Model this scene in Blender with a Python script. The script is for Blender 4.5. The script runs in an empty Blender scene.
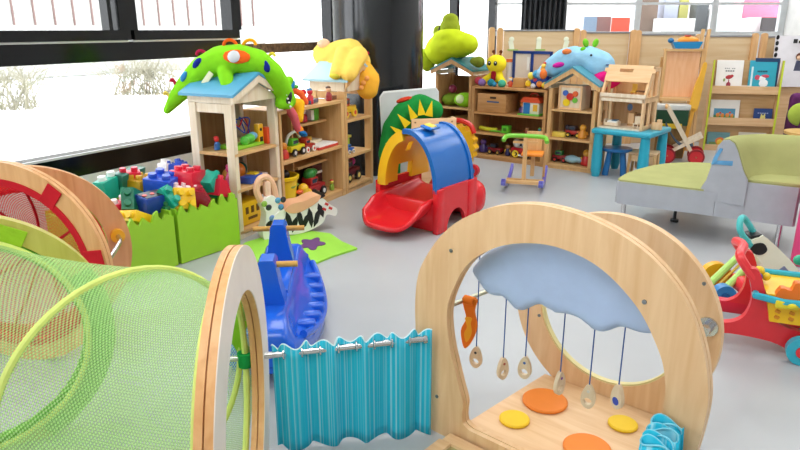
import bpy, bmesh, math, random
from mathutils import Vector, Matrix, Euler, noise
random.seed(7)
PI = math.pi
R = math.radians
C = bpy.context.scene.collection
SC = bpy.context.scene

# ------------------------------------------------------------------ camera, world, fill lights, exposure
cam_d = bpy.data.cameras.new('camera')
cam_d.sensor_width = 36.0
cam_d.lens = 645.0 / 800.0 * 36.0
cam_d.clip_start = 0.05
cam_d.clip_end = 200
cam = bpy.data.objects.new('camera', cam_d)
C.objects.link(cam)
cam.location = (0, 0, 1.42)
cam.rotation_euler = (R(90) - math.atan(197 / 645.0), 0, 0)
SC.camera = cam
SC.view_settings.view_transform = 'Standard'
SC.view_settings.look = 'None'
SC.view_settings.exposure = 0.25
SC.view_settings.gamma = 1.0
SC.view_settings.use_curve_mapping = False
w = bpy.data.worlds.new('sky')
SC.world = w
w.use_nodes = True
w.node_tree.nodes['Background'].inputs[0].default_value = (0.93, 0.97, 1.0, 1)
w.node_tree.nodes['Background'].inputs[1].default_value = 4.2


def area(name, loc, size, power, rot=(0, 0, 0), col=(1, 1, 1)):
    l = bpy.data.lights.new(name, 'AREA')
    l.shape = 'RECTANGLE'
    l.size, l.size_y = size
    l.energy = power
    l.color = col
    o = bpy.data.objects.new(name, l)
    o.location = loc
    o.rotation_euler = rot
    C.objects.link(o)
    return o


FILL_POWER = 33
for lx, ly in ((-0.6, 1.0), (2.6, 1.0), (0.2, 4.2), (3.2, 4.2), (1.8, 7.0), (4.4, 7.4)):
    area('ceiling_fill', (lx, ly, 2.95), (1.8, 1.4), FILL_POWER, col=(1.0, 0.99, 0.975))  # unseen area lights below the ceiling, added as soft fill

# ------------------------------------------------------------------ materials


def lin(h):
    h = h.lstrip('#')
    v = [int(h[i:i + 2], 16) / 255 for i in (0, 2, 4)]
    return tuple(c / 12.92 if c <= 0.04045 else ((c + 0.055) / 1.055) ** 2.4 for c in v) + (1,)


_M = {}


def nn(nt, t, **kw):
    n = nt.nodes.new(t)
    for k, v in kw.items():
        setattr(n, k, v)
    return n


def plain(h, rough=0.45, spec=0.5, metal=0.0, var=0.04, coat=0.0, bump=0.0, bscale=60):
    key = (h, rough, metal, var, coat, bump, bscale, spec)
    if key in _M:
        return _M[key]
    m = bpy.data.materials.new('paint_' + h.strip('#'))
    m.use_nodes = True
    nt = m.node_tree
    b = nt.nodes['Principled BSDF']
    b.inputs['Roughness'].default_value = rough
    b.inputs['Metallic'].default_value = metal
    b.inputs['Specular IOR Level'].default_value = spec
    b.inputs['Coat Weight'].default_value = coat
    c = lin(h)
    tc = nn(nt, 'ShaderNodeTexCoord')
    no = nn(nt, 'ShaderNodeTexNoise')
    no.inputs['Scale'].default_value = 9
    no.inputs['Detail'].default_value = 3
    nt.links.new(tc.outputs['Object'], no.inputs['Vector'])
    cr = nn(nt, 'ShaderNodeValToRGB')
    cr.color_ramp.elements[0].position = 0.3
    cr.color_ramp.elements[1].position = 0.7
    cr.color_ramp.elements[0].color = tuple(x * (1 - var) for x in c[:3]) + (1,)
    cr.color_ramp.elements[1].color = tuple(min(1, x * (1 + var)) for x in c[:3]) + (1,)
    nt.links.new(no.outputs['Fac'], cr.inputs['Fac'])
    nt.links.new(cr.outputs['Color'], b.inputs['Base Color'])
    if bump:
        n2 = nn(nt, 'ShaderNodeTexNoise')
        n2.inputs['Scale'].default_value = bscale
        n2.inputs['Detail'].default_value = 4
        nt.links.new(tc.outputs['Object'], n2.inputs['Vector'])
        bp = nn(nt, 'ShaderNodeBump')
        bp.inputs['Strength'].default_value = bump
        bp.inputs['Distance'].default_value = 0.01
        nt.links.new(n2.outputs['Fac'], bp.inputs['Height'])
        nt.links.new(bp.outputs['Normal'], b.inputs['Normal'])
    _M[key] = m
    return m


def plastic(h):
    return plain(h, 0.28, 0.5, var=0.02)


def cloth(h):
    return plain(h, 0.92, 0.15, var=0.09, bump=0.35, bscale=40)


def metal(h='#c8c8c8', rough=0.25):
    return plain(h, rough, metal=1.0)


def wood(h, h2, scale=1.0, axis='z', rough=0.42):
    key = ('w', h, h2, scale, axis, rough)
    if key in _M:
        return _M[key]
    m = bpy.data.materials.new('wood_' + h.strip('#'))
    m.use_nodes = True
    nt = m.node_tree
    b = nt.nodes['Principled BSDF']
    b.inputs['Roughness'].default_value = rough
    b.inputs['Specular IOR Level'].default_value = 0.35
    tc = nn(nt, 'ShaderNodeTexCoord')
    mp = nn(nt, 'ShaderNodeMapping')
    s = {'x': (1.2, 14, 14), 'y': (14, 1.2, 14), 'z': (14, 14, 1.2)}[axis]
    mp.inputs['Scale'].default_value = tuple(v * scale for v in s)
    nt.links.new(tc.outputs['Object'], mp.inputs['Vector'])
    n1 = nn(nt, 'ShaderNodeTexNoise')
    n1.inputs['Scale'].default_value = 2.2
    n1.inputs['Detail'].default_value = 6
    n1.inputs['Distortion'].default_value = 0.6
    nt.links.new(mp.outputs['Vector'], n1.inputs['Vector'])
    cr = nn(nt, 'ShaderNodeValToRGB')
    cr.color_ramp.elements[0].position = 0.32
    cr.color_ramp.elements[1].position = 0.68
    cr.color_ramp.elements[0].color = lin(h2)
    cr.color_ramp.elements[1].color = lin(h)
    nt.links.new(n1.outputs['Fac'], cr.inputs['Fac'])
    nt.links.new(cr.outputs['Color'], b.inputs['Base Color'])
    _M[key] = m
    return m


def striped(h, h2, n, axis=0, rough=0.85, uv=False):
    """fine woven stripes along one axis"""
    m = bpy.data.materials.new('striped_cloth')
    m.use_nodes = True
    nt = m.node_tree
    b = nt.nodes['Principled BSDF']
    b.inputs['Roughness'].default_value = rough
    b.inputs['Specular IOR Level'].default_value = 0.2
    tc = nn(nt, 'ShaderNodeTexCoord')
    mp = nn(nt, 'ShaderNodeMapping')
    sc = [0.0, 0.0, 0.0]
    sc[axis] = n
    mp.inputs['Scale'].default_value = sc
    nt.links.new(tc.outputs['UV' if uv else 'Object'], mp.inputs['Vector'])
    no = nn(nt, 'ShaderNodeTexNoise')
    no.inputs['Scale'].default_value = 1.0
    no.inputs['Detail'].default_value = 2
    nt.links.new(mp.outputs['Vector'], no.inputs['Vector'])
    cr = nn(nt, 'ShaderNodeValToRGB')
    cr.color_ramp.elements[0].position = 0.50
    cr.color_ramp.elements[1].position = 0.72
    cr.color_ramp.elements[0].color = lin(h)
    cr.color_ramp.elements[1].color = lin(h2)
    nt.links.new(no.outputs['Fac'], cr.inputs['Fac'])
    nt.links.new(cr.outputs['Color'], b.inputs['Base Color'])
    return m


def netting(h, nu, nv, hole=0.45):
    """see-through woven net: small holes in a thin coloured fabric"""
    m = bpy.data.materials.new('net_fabric')
    m.use_nodes = True
    nt = m.node_tree
    for n in list(nt.nodes):
        nt.nodes.remove(n)
    out = nn(nt, 'ShaderNodeOutputMaterial')
    tc = nn(nt, 'ShaderNodeTexCoord')
    sp = nn(nt, 'ShaderNodeSeparateXYZ')
    nt.links.new(tc.outputs['UV'], sp.inputs[0])
    waves = []
    for s, n in ((0, nu), (1, nv)):
        a = nn(nt, 'ShaderNodeMath', operation='MULTIPLY')
        a.inputs[1].default_value = n * 2 * PI
        nt.links.new(sp.outputs[s], a.inputs[0])
        b = nn(nt, 'ShaderNodeMath', operation='SINE')
        nt.links.new(a.outputs[0], b.inputs[0])
        waves.append(b)
    pr = nn(nt, 'ShaderNodeMath', operation='MULTIPLY')
    nt.links.new(waves[0].outputs[0], pr.inputs[0])
    nt.links.new(waves[1].outputs[0], pr.inputs[1])
    mr = nn(nt, 'ShaderNodeMapRange')
    mr.inputs['From Min'].default_value = -0.5
    mr.inputs['From Max'].default_value = 0.5
    mr.inputs['To Min'].default_value = max(0, hole - 0.3)
    mr.inputs['To Max'].default_value = min(1, hole + 0.3)
    nt.links.new(pr.outputs[0], mr.inputs['Value'])
    tr = nn(nt, 'ShaderNodeBsdfTransparent')
    di = nn(nt, 'ShaderNodeBsdfDiffuse')
    tl = nn(nt, 'ShaderNodeBsdfTranslucent')
    di.inputs['Color'].default_value = lin(h)
    tl.inputs['Color'].default_value = lin(h)
    mx = nn(nt, 'ShaderNodeMixShader')
    mx.inputs[0].default_value = 0.5
    nt.links.new(di.outputs[0], mx.inputs[1])
    nt.links.new(tl.outputs[0], mx.inputs[2])
    m2 = nn(nt, 'ShaderNodeMixShader')
    nt.links.new(mr.outputs[0], m2.inputs[0])
    nt.links.new(mx.outputs[0], m2.inputs[1])
    nt.links.new(tr.outputs[0], m2.inputs[2])
    nt.links.new(m2.outputs[0], out.inputs['Surface'])
    return m


def glass_mat():
    m = bpy.data.materials.new('window_glass')
    m.use_nodes = True
    nt = m.node_tree
    for n in list(nt.nodes):
        nt.nodes.remove(n)
    out = nn(nt, 'ShaderNodeOutputMaterial')
    tr = nn(nt, 'ShaderNodeBsdfTransparent')
    gl = nn(nt, 'ShaderNodeBsdfGlossy')
    gl.inputs['Roughness'].default_value = 0.03
    mx = nn(nt, 'ShaderNodeMixShader')
    mx.inputs[0].default_value = 0.05
    nt.links.new(tr.outputs[0], mx.inputs[1])
    nt.links.new(gl.outputs[0], mx.inputs[2])
    nt.links.new(mx.outputs[0], out.inputs['Surface'])
    return m


GLASS = glass_mat()
BIRCH = wood('#efca9d', '#e2b685')
BIRCHX = wood('#edc89c', '#deb383', axis='x')
PALE = wood('#f0e2cc', '#e3d0b2')
PINE = wood('#e2bb85', '#cf9f66')
PINEX = wood('#e2bb85', '#cf9f66', axis='x')
OAK = wood('#c89a66', '#b5834f')
OAKX = wood('#d2a06a', '#bd8850', axis='x')
ORANGEPLY = wood('#e6b37c', '#d79d64')
EDGE = wood('#c98f55', '#a86f3c', axis='x')
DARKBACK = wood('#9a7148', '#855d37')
STEEL = metal('#cfd0d2', 0.22)
BLACK = plain('#16171a', 0.35)
WHITE = plain('#f2f2f0', 0.5)

# ------------------------------------------------------------------ mesh helpers


def rotm(r):
    return Euler(r, 'XYZ').to_matrix()


class B:
    def __init__(s):
        s.bm = bmesh.new()

    def box(s, c, d, r=(0, 0, 0), bv=0.0, seg=2):
        g = bmesh.ops.create_cube(s.bm, size=1.0)
        vs = g['verts']
        m = Matrix.Translation(c) @ rotm(r).to_4x4() @ Matrix.Diagonal((d[0], d[1], d[2], 1))
        bmesh.ops.transform(s.bm, matrix=m, verts=vs)
        if bv:
            es = list({e for v in vs for e in v.link_edges})
            bmesh.ops.bevel(s.bm, geom=es, offset=bv, segments=seg, affect='EDGES', profile=0.5)
        return s

    def cyl(s, a, b, r, r2=None, n=16):
        a, b = Vector(a), Vector(b)
        r2 = r if r2 is None else r2
        d = b - a
        g = bmesh.ops.create_cone(s.bm, cap_ends=True, segments=n, radius1=r, radius2=r2, depth=d.length)
        q = Vector((0, 0, 1)).rotation_difference(d.normalized()).to_matrix().to_4x4()
        bmesh.ops.transform(s.bm, matrix=Matrix.Translation((a + b) / 2) @ q, verts=g['verts'])
        return s

    def ball(s, c, r, rot=(0, 0, 0), n=2):
        if not hasattr(r, '__len__'):
            r = (r, r, r)
        g = bmesh.ops.create_icosphere(s.bm, subdivisions=n, radius=1.0)
        m = Matrix.Translation(c) @ rotm(rot).to_4x4() @ Matrix.Diagonal((r[0], r[1], r[2], 1))
        bmesh.ops.transform(s.bm, matrix=m, verts=g['verts'])
        return s

    def chain(s, pts, rs, k=4):
        """overlapping balls along a path (for soft bodies)"""
        for i in range(len(pts) - 1):
            a, b = Vector(pts[i]), Vector(pts[i + 1])
            for j in range(k):
                t = j / k
                s.ball(a.lerp(b, t), rs[i] * (1 - t) + rs[i + 1] * t)
        s.ball(pts[-1], rs[-1])
        return s

    def tube(s, pts, r, n=8, closed=False):
        P = [Vector(p) for p in pts]
        N = len(P)
        rr = r if hasattr(r, '__len__') else [r] * N
        loops = []
        up = None
        for i in range(N):
            a = P[(i - 1) % N] if (closed or i > 0) else P[i]
            b = P[(i + 1) % N] if (closed or i < N - 1) else P[i]
            t = (b - a)
            t = t.normalized() if t.length > 1e-9 else Vector((0, 0, 1))
            if up is None:
                up = Vector((0, 0, 1)) if abs(t.z) < 0.9 else Vector((1, 0, 0))
            x = up - t * up.dot(t)
            x = x.normalized() if x.length > 1e-6 else t.orthogonal().normalized()
            up = x
            y = t.cross(x)
            loops.append([s.bm.verts.new(P[i] + (x * math.cos(2 * PI * k / n) + y * math.sin(2 * PI * k / n)) * rr[i]) for k in range(n)])
        for i in range(N if closed else N - 1):
            A, D = loops[i], loops[(i + 1) % N]
            off = 0
            if closed and i == N - 1:
                off = min(range(n), key=lambda o: (A[0].co - D[o].co).length)
            for k in range(n):
                s.bm.faces.new((A[k], A[(k + 1) % n], D[(k + 1 + off) % n], D[(k + off) % n]))
        if not closed:
            s.bm.faces.new(list(reversed(loops[0])))
            s.bm.faces.new(loops[-1])
        return s

    def _p(s, p, t, ax):
        return {'y': (p[0], t, p[1]), 'z': (p[0], p[1], t), 'x': (t, p[0], p[1])}[ax]

    def prism(s, poly, t0, t1, ax='y'):
        a = [s.bm.verts.new(s._p(p, t0, ax)) for p in poly]
        b = [s.bm.verts.new(s._p(p, t1, ax)) for p in poly]
        n = len(poly)
        s.bm.faces.new(a)
        s.bm.faces.new(list(reversed(b)))
        for i in range(n):
            s.bm.faces.new((a[i], b[i], b[(i + 1) % n], a[(i + 1) % n]))
        return s

    def ring(s, o, q, t0, t1, ax='y'):
        n = len(o)
        V = [[s.bm.verts.new(s._p(p, t, ax)) for p in L] for L in (o, q) for t in (t0, t1)]
        o0, o1, i0, i1 = V
        for k in range(n):
            j = (k + 1) % n
            s.bm.faces.new((o0[k], o0[j], i0[j], i0[k]))
            s.bm.faces.new((o1[j], o1[k], i1[k], i1[j]))
            s.bm.faces.new((o0[j], o0[k], o1[k], o1[j]))
            s.bm.faces.new((i0[k], i0[j], i1[j], i1[k]))
        return s

    def lathe(s, prof, c=(0, 0, 0), n=24):
        c = Vector(c)
        L = [[s.bm.verts.new(c + Vector((r * math.cos(2 * PI * k / n), r * math.sin(2 * PI * k / n), z))) for k in range(n)] for r, z in prof]
        for i in range(len(L) - 1):
            for k in range(n):
                s.bm.faces.new((L[i][k], L[i][(k + 1) % n], L[i + 1][(k + 1) % n], L[i + 1][k]))
        s.bm.faces.new(list(reversed(L[0])))
        s.bm.faces.new(L[-1])
        return s

    def grid(s, f, nu, nv, closed_u=False, uv=True):
        """surface f(u,v), u and v in 0..1"""
        if uv:
            lay = s.bm.loops.layers.uv.verify()
        NU = nu if closed_u else nu + 1
        V = [[s.bm.verts.new(f(i / nu, j / nv)) for j in range(nv + 1)] for i in range(NU)]
        for i in range(nu):
            for j in range(nv):
                i2 = (i + 1) % NU
                fc = s.bm.faces.new((V[i][j], V[i2][j], V[i2][j + 1], V[i][j + 1]))
                if uv:
                    for lp, (a, b) in zip(fc.loops, ((i, j), (i + 1, j), (i + 1, j + 1), (i, j + 1))):
                        lp[lay].uv = (a / nu, b / nv)
        return s

    def move(s, m):
        bmesh.ops.transform(s.bm, matrix=m, verts=s.bm.verts)
        return s


def obj(name, b, m, parent=None, loc=None, rot=None, smooth=35, recalc=True):
    me = bpy.data.meshes.new(name)
    if recalc:
        bmesh.ops.recalc_face_normals(b.bm, faces=b.bm.faces)
    b.bm.to_mesh(me)
    b.bm.free()
    if smooth:
        me.shade_smooth()
        if smooth < 180:
            me.set_sharp_from_angle(angle=R(smooth))
    me.materials.append(m)
    o = bpy.data.objects.new(name, me)
    C.objects.link(o)
    if parent:
        o.parent = parent
    if loc:
        o.location = loc
    if rot:
        o.rotation_euler = rot
    return o


def soft(name, b, m, parent=None, vox=0.014, it=6, loc=None, rot=None):
    o = obj(name, b, m, parent, loc, rot, smooth=180)
    r = o.modifiers.new('fuse', 'REMESH')
    r.mode = 'VOXEL'
    r.voxel_size = vox
    r.use_smooth_shade = True
    s = o.modifiers.new('smooth', 'SMOOTH')
    s.iterations = it
    s.factor = 0.5
    return o


def tag(o, label=None, cat=None, group=None, kind=None):
    if label:
        o['label'] = label
    if cat:
        o['category'] = cat
    if group:
        o['group'] = group
    if kind:
        o['kind'] = kind
    return o


def thing(name, label, cat, loc=(0, 0, 0), rz=0.0, group=None, rot=None):
    o = bpy.data.objects.new(name, None)
    o.empty_display_size = 0.05
    C.objects.link(o)
    o.location = loc
    o.rotation_euler = rot if rot else (0, 0, R(rz))
    return tag(o, label, cat, group)


def struct(name, b, m, parent=None, smooth=0):
    o = obj(name, b, m, parent, smooth=smooth)
    if not parent:
        o['kind'] = 'structure'
    return o


def frame(o, deg):
    a = R(deg)

    def f(x, y, z=0.0):
        return (o[0] + x * math.cos(a) - y * math.sin(a), o[1] + x * math.sin(a) + y * math.cos(a), z)
    return f


def cr(P, n=6, closed=False):
    """catmull-rom through 2D or 3D points"""
    P = [Vector(p) for p in P]
    N = len(P)
    out = []
    for i in range(N if closed else N - 1):
        p0 = P[(i - 1) % N] if (closed or i > 0) else P[i]
        p1, p2 = P[i], P[(i + 1) % N]
        p3 = P[(i + 2) % N] if (closed or i + 2 < N) else p2
        for k in range(n):
            t = k / n
            out.append(0.5 * ((2 * p1) + (p2 - p0) * t + (2 * p0 - 5 * p1 + 4 * p2 - p3) * t * t + (3 * p1 - p0 - 3 * p2 + p3) * t ** 3))
    if not closed:
        out.append(P[-1])
    return [tuple(v) for v in out]


def arc(cx, cz, rx, rz, a0, a1, n):
    return [(cx + rx * math.cos(R(a0 + (a1 - a0) * i / n)), cz + rz * math.sin(R(a0 + (a1 - a0) * i / n))) for i in range(n + 1)]


def copy_tree(o, parent=None):
    c = o.copy()
    C.objects.link(c)
    if parent:
        c.parent = parent
    for ch in [x for x in C.objects if x.parent == o]:
        copy_tree(ch, c)
    return c


LSO, LSD = (-1.139, 4.225), 64
BSO, BSD = (0.806, 7.329), -38
TBO, TBD = (1.875, 6.33), -40
LS, BS, TB = frame(LSO, LSD), frame(BSO, BSD), frame(TBO, TBD)
# ------------------------------------------------------------------ the room
def floor_mat():
    m = bpy.data.materials.new('floor_linoleum')
    m.use_nodes = True
    nt = m.node_tree
    b = nt.nodes['Principled BSDF']
    b.inputs['Roughness'].default_value = 0.30
    b.inputs['Specular IOR Level'].default_value = 0.4
    tc = nn(nt, 'ShaderNodeTexCoord')
    n1 = nn(nt, 'ShaderNodeTexNoise')
    n1.inputs['Scale'].default_value = 3.0
    n1.inputs['Detail'].default_value = 8
    nt.links.new(tc.outputs['Object'], n1.inputs['Vector'])
    crp = nn(nt, 'ShaderNodeValToRGB')
    crp.color_ramp.elements[0].color = lin('#abafb2')
    crp.color_ramp.elements[1].color = lin('#b6b9bc')
    nt.links.new(n1.outputs['Fac'], crp.inputs['Fac'])
    nt.links.new(crp.outputs['Color'], b.inputs['Base Color'])
    return m


WWO, WWD = (-2.132, 4.489), 60.7
WW = frame(WWO, WWD)
struct('floor', B().prism([(-6.6, -2.6), (6.3, -2.6), (6.3, 11.1), (1.54, 11.1)], -0.1, 0.0, 'z'), floor_mat())
struct('ceiling', B().prism([(-6.6, -2.6), (6.3, -2.6), (6.3, 11.1), (1.54, 11.1)], 3.0, 3.1, 'z'), WHITE)
struct('wall_right', B().box((6.35, 4.2, 1.5), (0.1, 13.8, 3.0)), plain('#ececea', 0.8))
struct('wall_front', B().box((0, -2.65, 1.5), (13, 0.1, 3.0)), plain('#ececea', 0.8))


def ww_box(x0, x1, y0, y1, z0, z1):
    return B().box(((x0 + x1) / 2, (y0 + y1) / 2, (z0 + z1) / 2), (x1 - x0, y1 - y0, z1 - z0)).move(Matrix.Translation((WWO[0], WWO[1], 0)) @ Matrix.Rotation(R(WWD), 4, 'Z'))


FRAME_M = plain('#0c0d10', 0.18, 0.35)
struct('wall_left', ww_box(-8.2, 7.6, 0.0, 0.14, 0.0, 0.44), plain('#dcdddd', 0.6))
struct('wall_left_upper', ww_box(-8.2, 7.6, 0.0, 0.14, 2.6, 3.0), plain('#f1f0ee', 0.6))


def ww_parts(bounds):
    b = B()
    for x0, x1, y0, y1, z0, z1 in bounds:
        b.box(((x0 + x1) / 2, (y0 + y1) / 2, (z0 + z1) / 2), (x1 - x0, y1 - y0, z1 - z0))
    return b.move(Matrix.Translation((WWO[0], WWO[1], 0)) @ Matrix.Rotation(R(WWD), 4, 'Z'))


# window strip: bottom rail, deep transom, mullions
bays = [(-8.2, -4.1), (-4.1, -1.9), (-1.9, 0.42), (0.42, 1.54), (1.54, 2.98), (2.98, 4.6), (4.6, 6.1), (6.1, 7.6)]
for i, (x0, x1) in enumerate(bays):
    thin = i >= 4
    zt0, zt1 = (1.195, 1.405) if not thin else (1.20, 1.285)
    fr = [(x0, x1, 0.01, 0.11, 0.44, 0.6), (x0, x1, 0.01, 0.11, 2.5, 2.6)]
    if not thin:
        fr += [(x0, x1, 0.01, 0.11, zt0, 1.325), (x0, x1 - 0.03, -0.015, 0.11, 1.337, zt1)]
        fr += [(x1 - 0.11, x1, -0.01, 0.11, zt1, 2.5), (x0, x0 + 0.04, -0.01, 0.11, zt1, 2.5)]
        if i == 2:
            fr += [(x1 - 0.19, x1 - 0.16, 0.0, 0.08, zt1, 2.5)]
    else:
        fr += [(x1 - 0.10, x1, -0.01, 0.11, 0.6, 2.5)]
    struct('window_%d' % (i + 1), ww_parts(fr), FRAME_M)
    wnd = bpy.data.objects['window_%d' % (i + 1)]
    obj('pane', ww_parts([(x0, x1 - 0.02, 0.06, 0.066, 0.6, 2.5)]), GLASS, wnd, smooth=0)
    if thin and i < 5:
        obj('transom_rail', ww_parts([(x0, x1 - 0.1, 0.0, 0.10, zt0, zt1)]), wood('#8a6f55', '#4e3d30', axis='x'), wnd, smooth=0)
    elif not thin:
        obj('rail_trim', ww_parts([(x0, x1 - 0.05, -0.004, 0.05, 1.323, 1.339)]), metal('#c9cac6', 0.5), wnd, smooth=0)
struct('trim_1', ww_parts([(-8.2, 7.6, -0.02, 0.0, 0.585, 0.6)]), plain('#c6c8ca', 0.4))

# back wall: low wall, glazed fronts with display behind
struct('wall_back', B().box((4.0, 11.15, 0.65), (5.0, 0.1, 1.3)), plain('#ecebea', 0.8))
struct('wall_back_upper', B().box((4.0, 11.15, 2.75), (5.0, 0.1, 0.5)), plain('#ecebea', 0.8))
GREYF = plain('#dde2e5', 0.35)
bw = [(1.54, 2.72), (2.72, 3.93), (3.93, 5.18), (5.18, 6.3)]
for i, (x0, x1) in enumerate(bw):
    b = B()
    b.box(((x0 + x1) / 2, 11.1, 1.33), (x1 - x0, 0.08, 0.07))
    b.box((x1 - 0.05, 11.1, 1.93), (0.1, 0.08, 1.14))
    b.box(((x0 + x1) / 2, 11.1, 1.80), (x1 - x0, 0.05, 0.04))
    b.box(((x0 + x1) / 2, 11.1, 2.47), (x1 - x0, 0.08, 0.06))
    wn = struct('window_%d' % (i + 9), b, GREYF)
    obj('pane', B().box(((x0 + x1) / 2, 11.12, 1.9), (x1 - x0, 0.006, 1.14)), GLASS, wn, smooth=0)
# dark curtain in front of the first glazed front
f = lambda u, v: Vector((1.97 + 0.72 * u, 11.0 + 0.03 * math.sin(u * 2 * PI * 9), 0.2 + 2.3 * v))
cu = obj('window_curtain', B().grid(f, 120, 2), plain('#1c1e22', 0.6), smooth=180)
cu.modifiers.new('thick', 'SOLIDIFY').thickness = 0.006
tag(cu, 'black pleated curtain hanging across the window behind the room divider', 'curtain')
# room behind the glass
struct('wall_far', B().box((4.2, 13.2, 1.5), (5.6, 0.1, 3.0)), plain('#f2f2f2', 0.8))
struct('floor_far', B().box((4.2, 12.2, -0.05), (5.6, 2.0, 0.1)), plain('#c9c9c9', 0.6))


def far_board(name, label, cat, x0, x1, z0, z1, h, y=12.2, d=0.04):
    return tag(obj(name, B().box(((x0 + x1) / 2, y, (z0 + z1) / 2), (x1 - x0, d, z1 - z0), bv=0.004, seg=1), plain(h, 0.6)), label, cat)


def px(p, y):
    return (p - 400) / 645.0 * (y * 0.9564 - 0.05)


far_board('notice_board', 'red and orange notice board behind the glass', 'board', px(612, 12.2), px(630, 12.2), 0.0, 1.60, '#d8523a')
far_board('notice_board', 'grey and blue patterned board left of the red board behind glass', 'board', px(584, 12.2), px(597, 12.2), 0.0, 1.62, '#7f95ad')
far_board('notice_board', 'dark mottled board directly left of the red board behind glass', 'board', px(597, 12.3), px(611, 12.3), 0.0, 1.62, '#8c6a66', 12.3)
far_board('display_panel', 'tall pink panel behind the right-hand glass front', 'panel', px(742, 12.6), px(787, 12.6), 0.0, 2.3, '#e86a8a', 12.6)
far_board('storage_box', 'tall white box with grey top before the pink panel behind glass', 'box', px(750, 12.3), px(758, 12.3), 0.0, 1.60, '#f4eef0', 12.3, 0.3)
far_board('storage_box', 'pale grey flat box high on the right of the pink panel', 'box', px(766, 12.4), px(784, 12.4), 0.0, 1.56, '#dadde0', 12.4, 0.2)
far_board('storage_box', 'narrow white box at the left of the right-hand glass front', 'box', px(709, 12.3), px(716, 12.3), 0.0, 1.75, '#e6ecec', 12.3, 0.2)
far_board('storage_box', 'slim teal grey file box beside the light grey carton behind glass', 'box', px(721, 12.5), px(729, 12.5), 0.0, 1.88, '#b9c6c6', 12.5, 0.2)
far_board('display_panel', 'black sign board standing before the pink panel behind glass', 'board', px(762, 12.0), px(778, 12.0), 0.0, 1.60, '#231a1e', 12.0)
far_board('storage_box', 'long white box on the shelf behind the middle glass front', 'box', px(658, 12.0), px(691, 12.0), 0.0, 1.58, '#eceeee', 12.0, 0.4)
far_board('storage_box', 'dark brown box at the upper left of the middle glass front', 'box', px(638, 12.4), px(654, 12.4), 0.0, 1.95, '#7a675a', 12.4, 0.3)
far_board('storage_box', 'olive green file box behind the middle glass front', 'box', px(675, 12.5), px(684, 12.5), 0.0, 1.95, '#a9a85a', 12.5, 0.3)
far_board('storage_box', 'grey blue file box left of the olive box behind glass', 'box', px(660, 12.5), px(674, 12.5), 0.0, 1.95, '#a8b0c4', 12.5, 0.3)
far_board('storage_box', 'dark grey file box beside the divider between glass fronts', 'box', px(692, 12.4), px(704, 12.4), 0.0, 1.85, '#565c60', 12.4, 0.3)
far_board('storage_box', 'light grey carton behind the right-hand glass front', 'box', px(718, 12.0), px(735, 12.0), 0.0, 1.66, '#cfd8da', 12.0, 0.3)
far_board('storage_box', 'white carton beside the pink panel behind glass', 'box', px(737, 12.1), px(748, 12.1), 0.0, 1.58, '#f6ecec', 12.1, 0.3)
far_board('storage_box', 'maroon box at the far right behind the glass', 'box', px(790, 12.0), px(800, 12.0), 0.0, 1.7, '#8d4a4c', 12.0, 0.3)
area('far_room_fill', (4.0, 12.2, 2.95), (4, 1.2), 90)  # unseen area light, added to brighten the display behind the glass
struct('ceiling_far', B().box((4.2, 12.2, 3.05), (5.6, 2.0, 0.1)), WHITE)

# outdoors: pale terrace, facade, shrubs
struct('ground_terrace', B().prism([(-30, -12), (-6.6, -2.6), (1.5, 11.1), (1.5, 40), (-30, 40)], -0.12, -0.02, 'z'), plain('#f4f4f2', 0.9))
ter = B()
fac = thing('facade', 'pale building with thin vertical seams beyond the upper window panes', 'building', (-13.5, 16.5, 0), 52)
obj('wall', B().box((0, 0, 3.5), (26, 0.4, 7.0)), plain('#a2a29e', 0.9, var=0.25), fac, smooth=0)
for k in range(44):
    obj('seam', B().box((-12.5 + k * 0.58, -0.22, 4.5), (0.045, 0.05, 6.0)), plain('#6e5450', 0.8), fac, smooth=0)
obj('doorway', B().box((-6.2, -0.22, 2.2), (1.2, 0.05, 2.6)), plain('#b08a50', 0.8), fac, smooth=0)


def shrub(x, y, h, label, seed):
    rnd = random.Random(seed)
    b = B()
    for k in range(110):
        a = rnd.uniform(0, 2 * PI)
        t = rnd.uniform(0.2, 1.0)
        e = Vector((math.cos(a) * t * h * 0.9, math.sin(a) * t * h * 0.9, h * rnd.uniform(0.5, 1.0)))
        m = e * 0.5 + Vector((rnd.uniform(-.15, .15), rnd.uniform(-.15, .15), rnd.uniform(0, .2)))
        s0 = Vector((rnd.uniform(-.7, .7) * h, rnd.uniform(-.3, .3) * h, 0))
        m, e = m * 0.7 + s0, e * 0.75 + s0
        b.tube([s0, m, e], [0.012, 0.008, 0.004], n=4)
        for q in range(4):
            p = m.lerp(e, rnd.random())
            d = Vector((rnd.uniform(-1, 1), rnd.uniform(-1, 1), rnd.uniform(0, 1))) * 0.3
            b.tube([p, p + d], [0.006, 0.003], n=4)
    return tag(obj('bare_shrub', b, plain('#8a8672', 0.9), loc=(x, y, -0.02), smooth=0), label, 'shrub', 'bare shrubs on the terrace outside')


shrub(-7.6, 12.2, 1.15, 'larger bare twiggy shrub outside the lower pane at far left', 3)
shrub(-5.7, 14.9, 1.05, 'smaller bare twiggy shrub outside the lower pane above the bins', 5)

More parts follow.
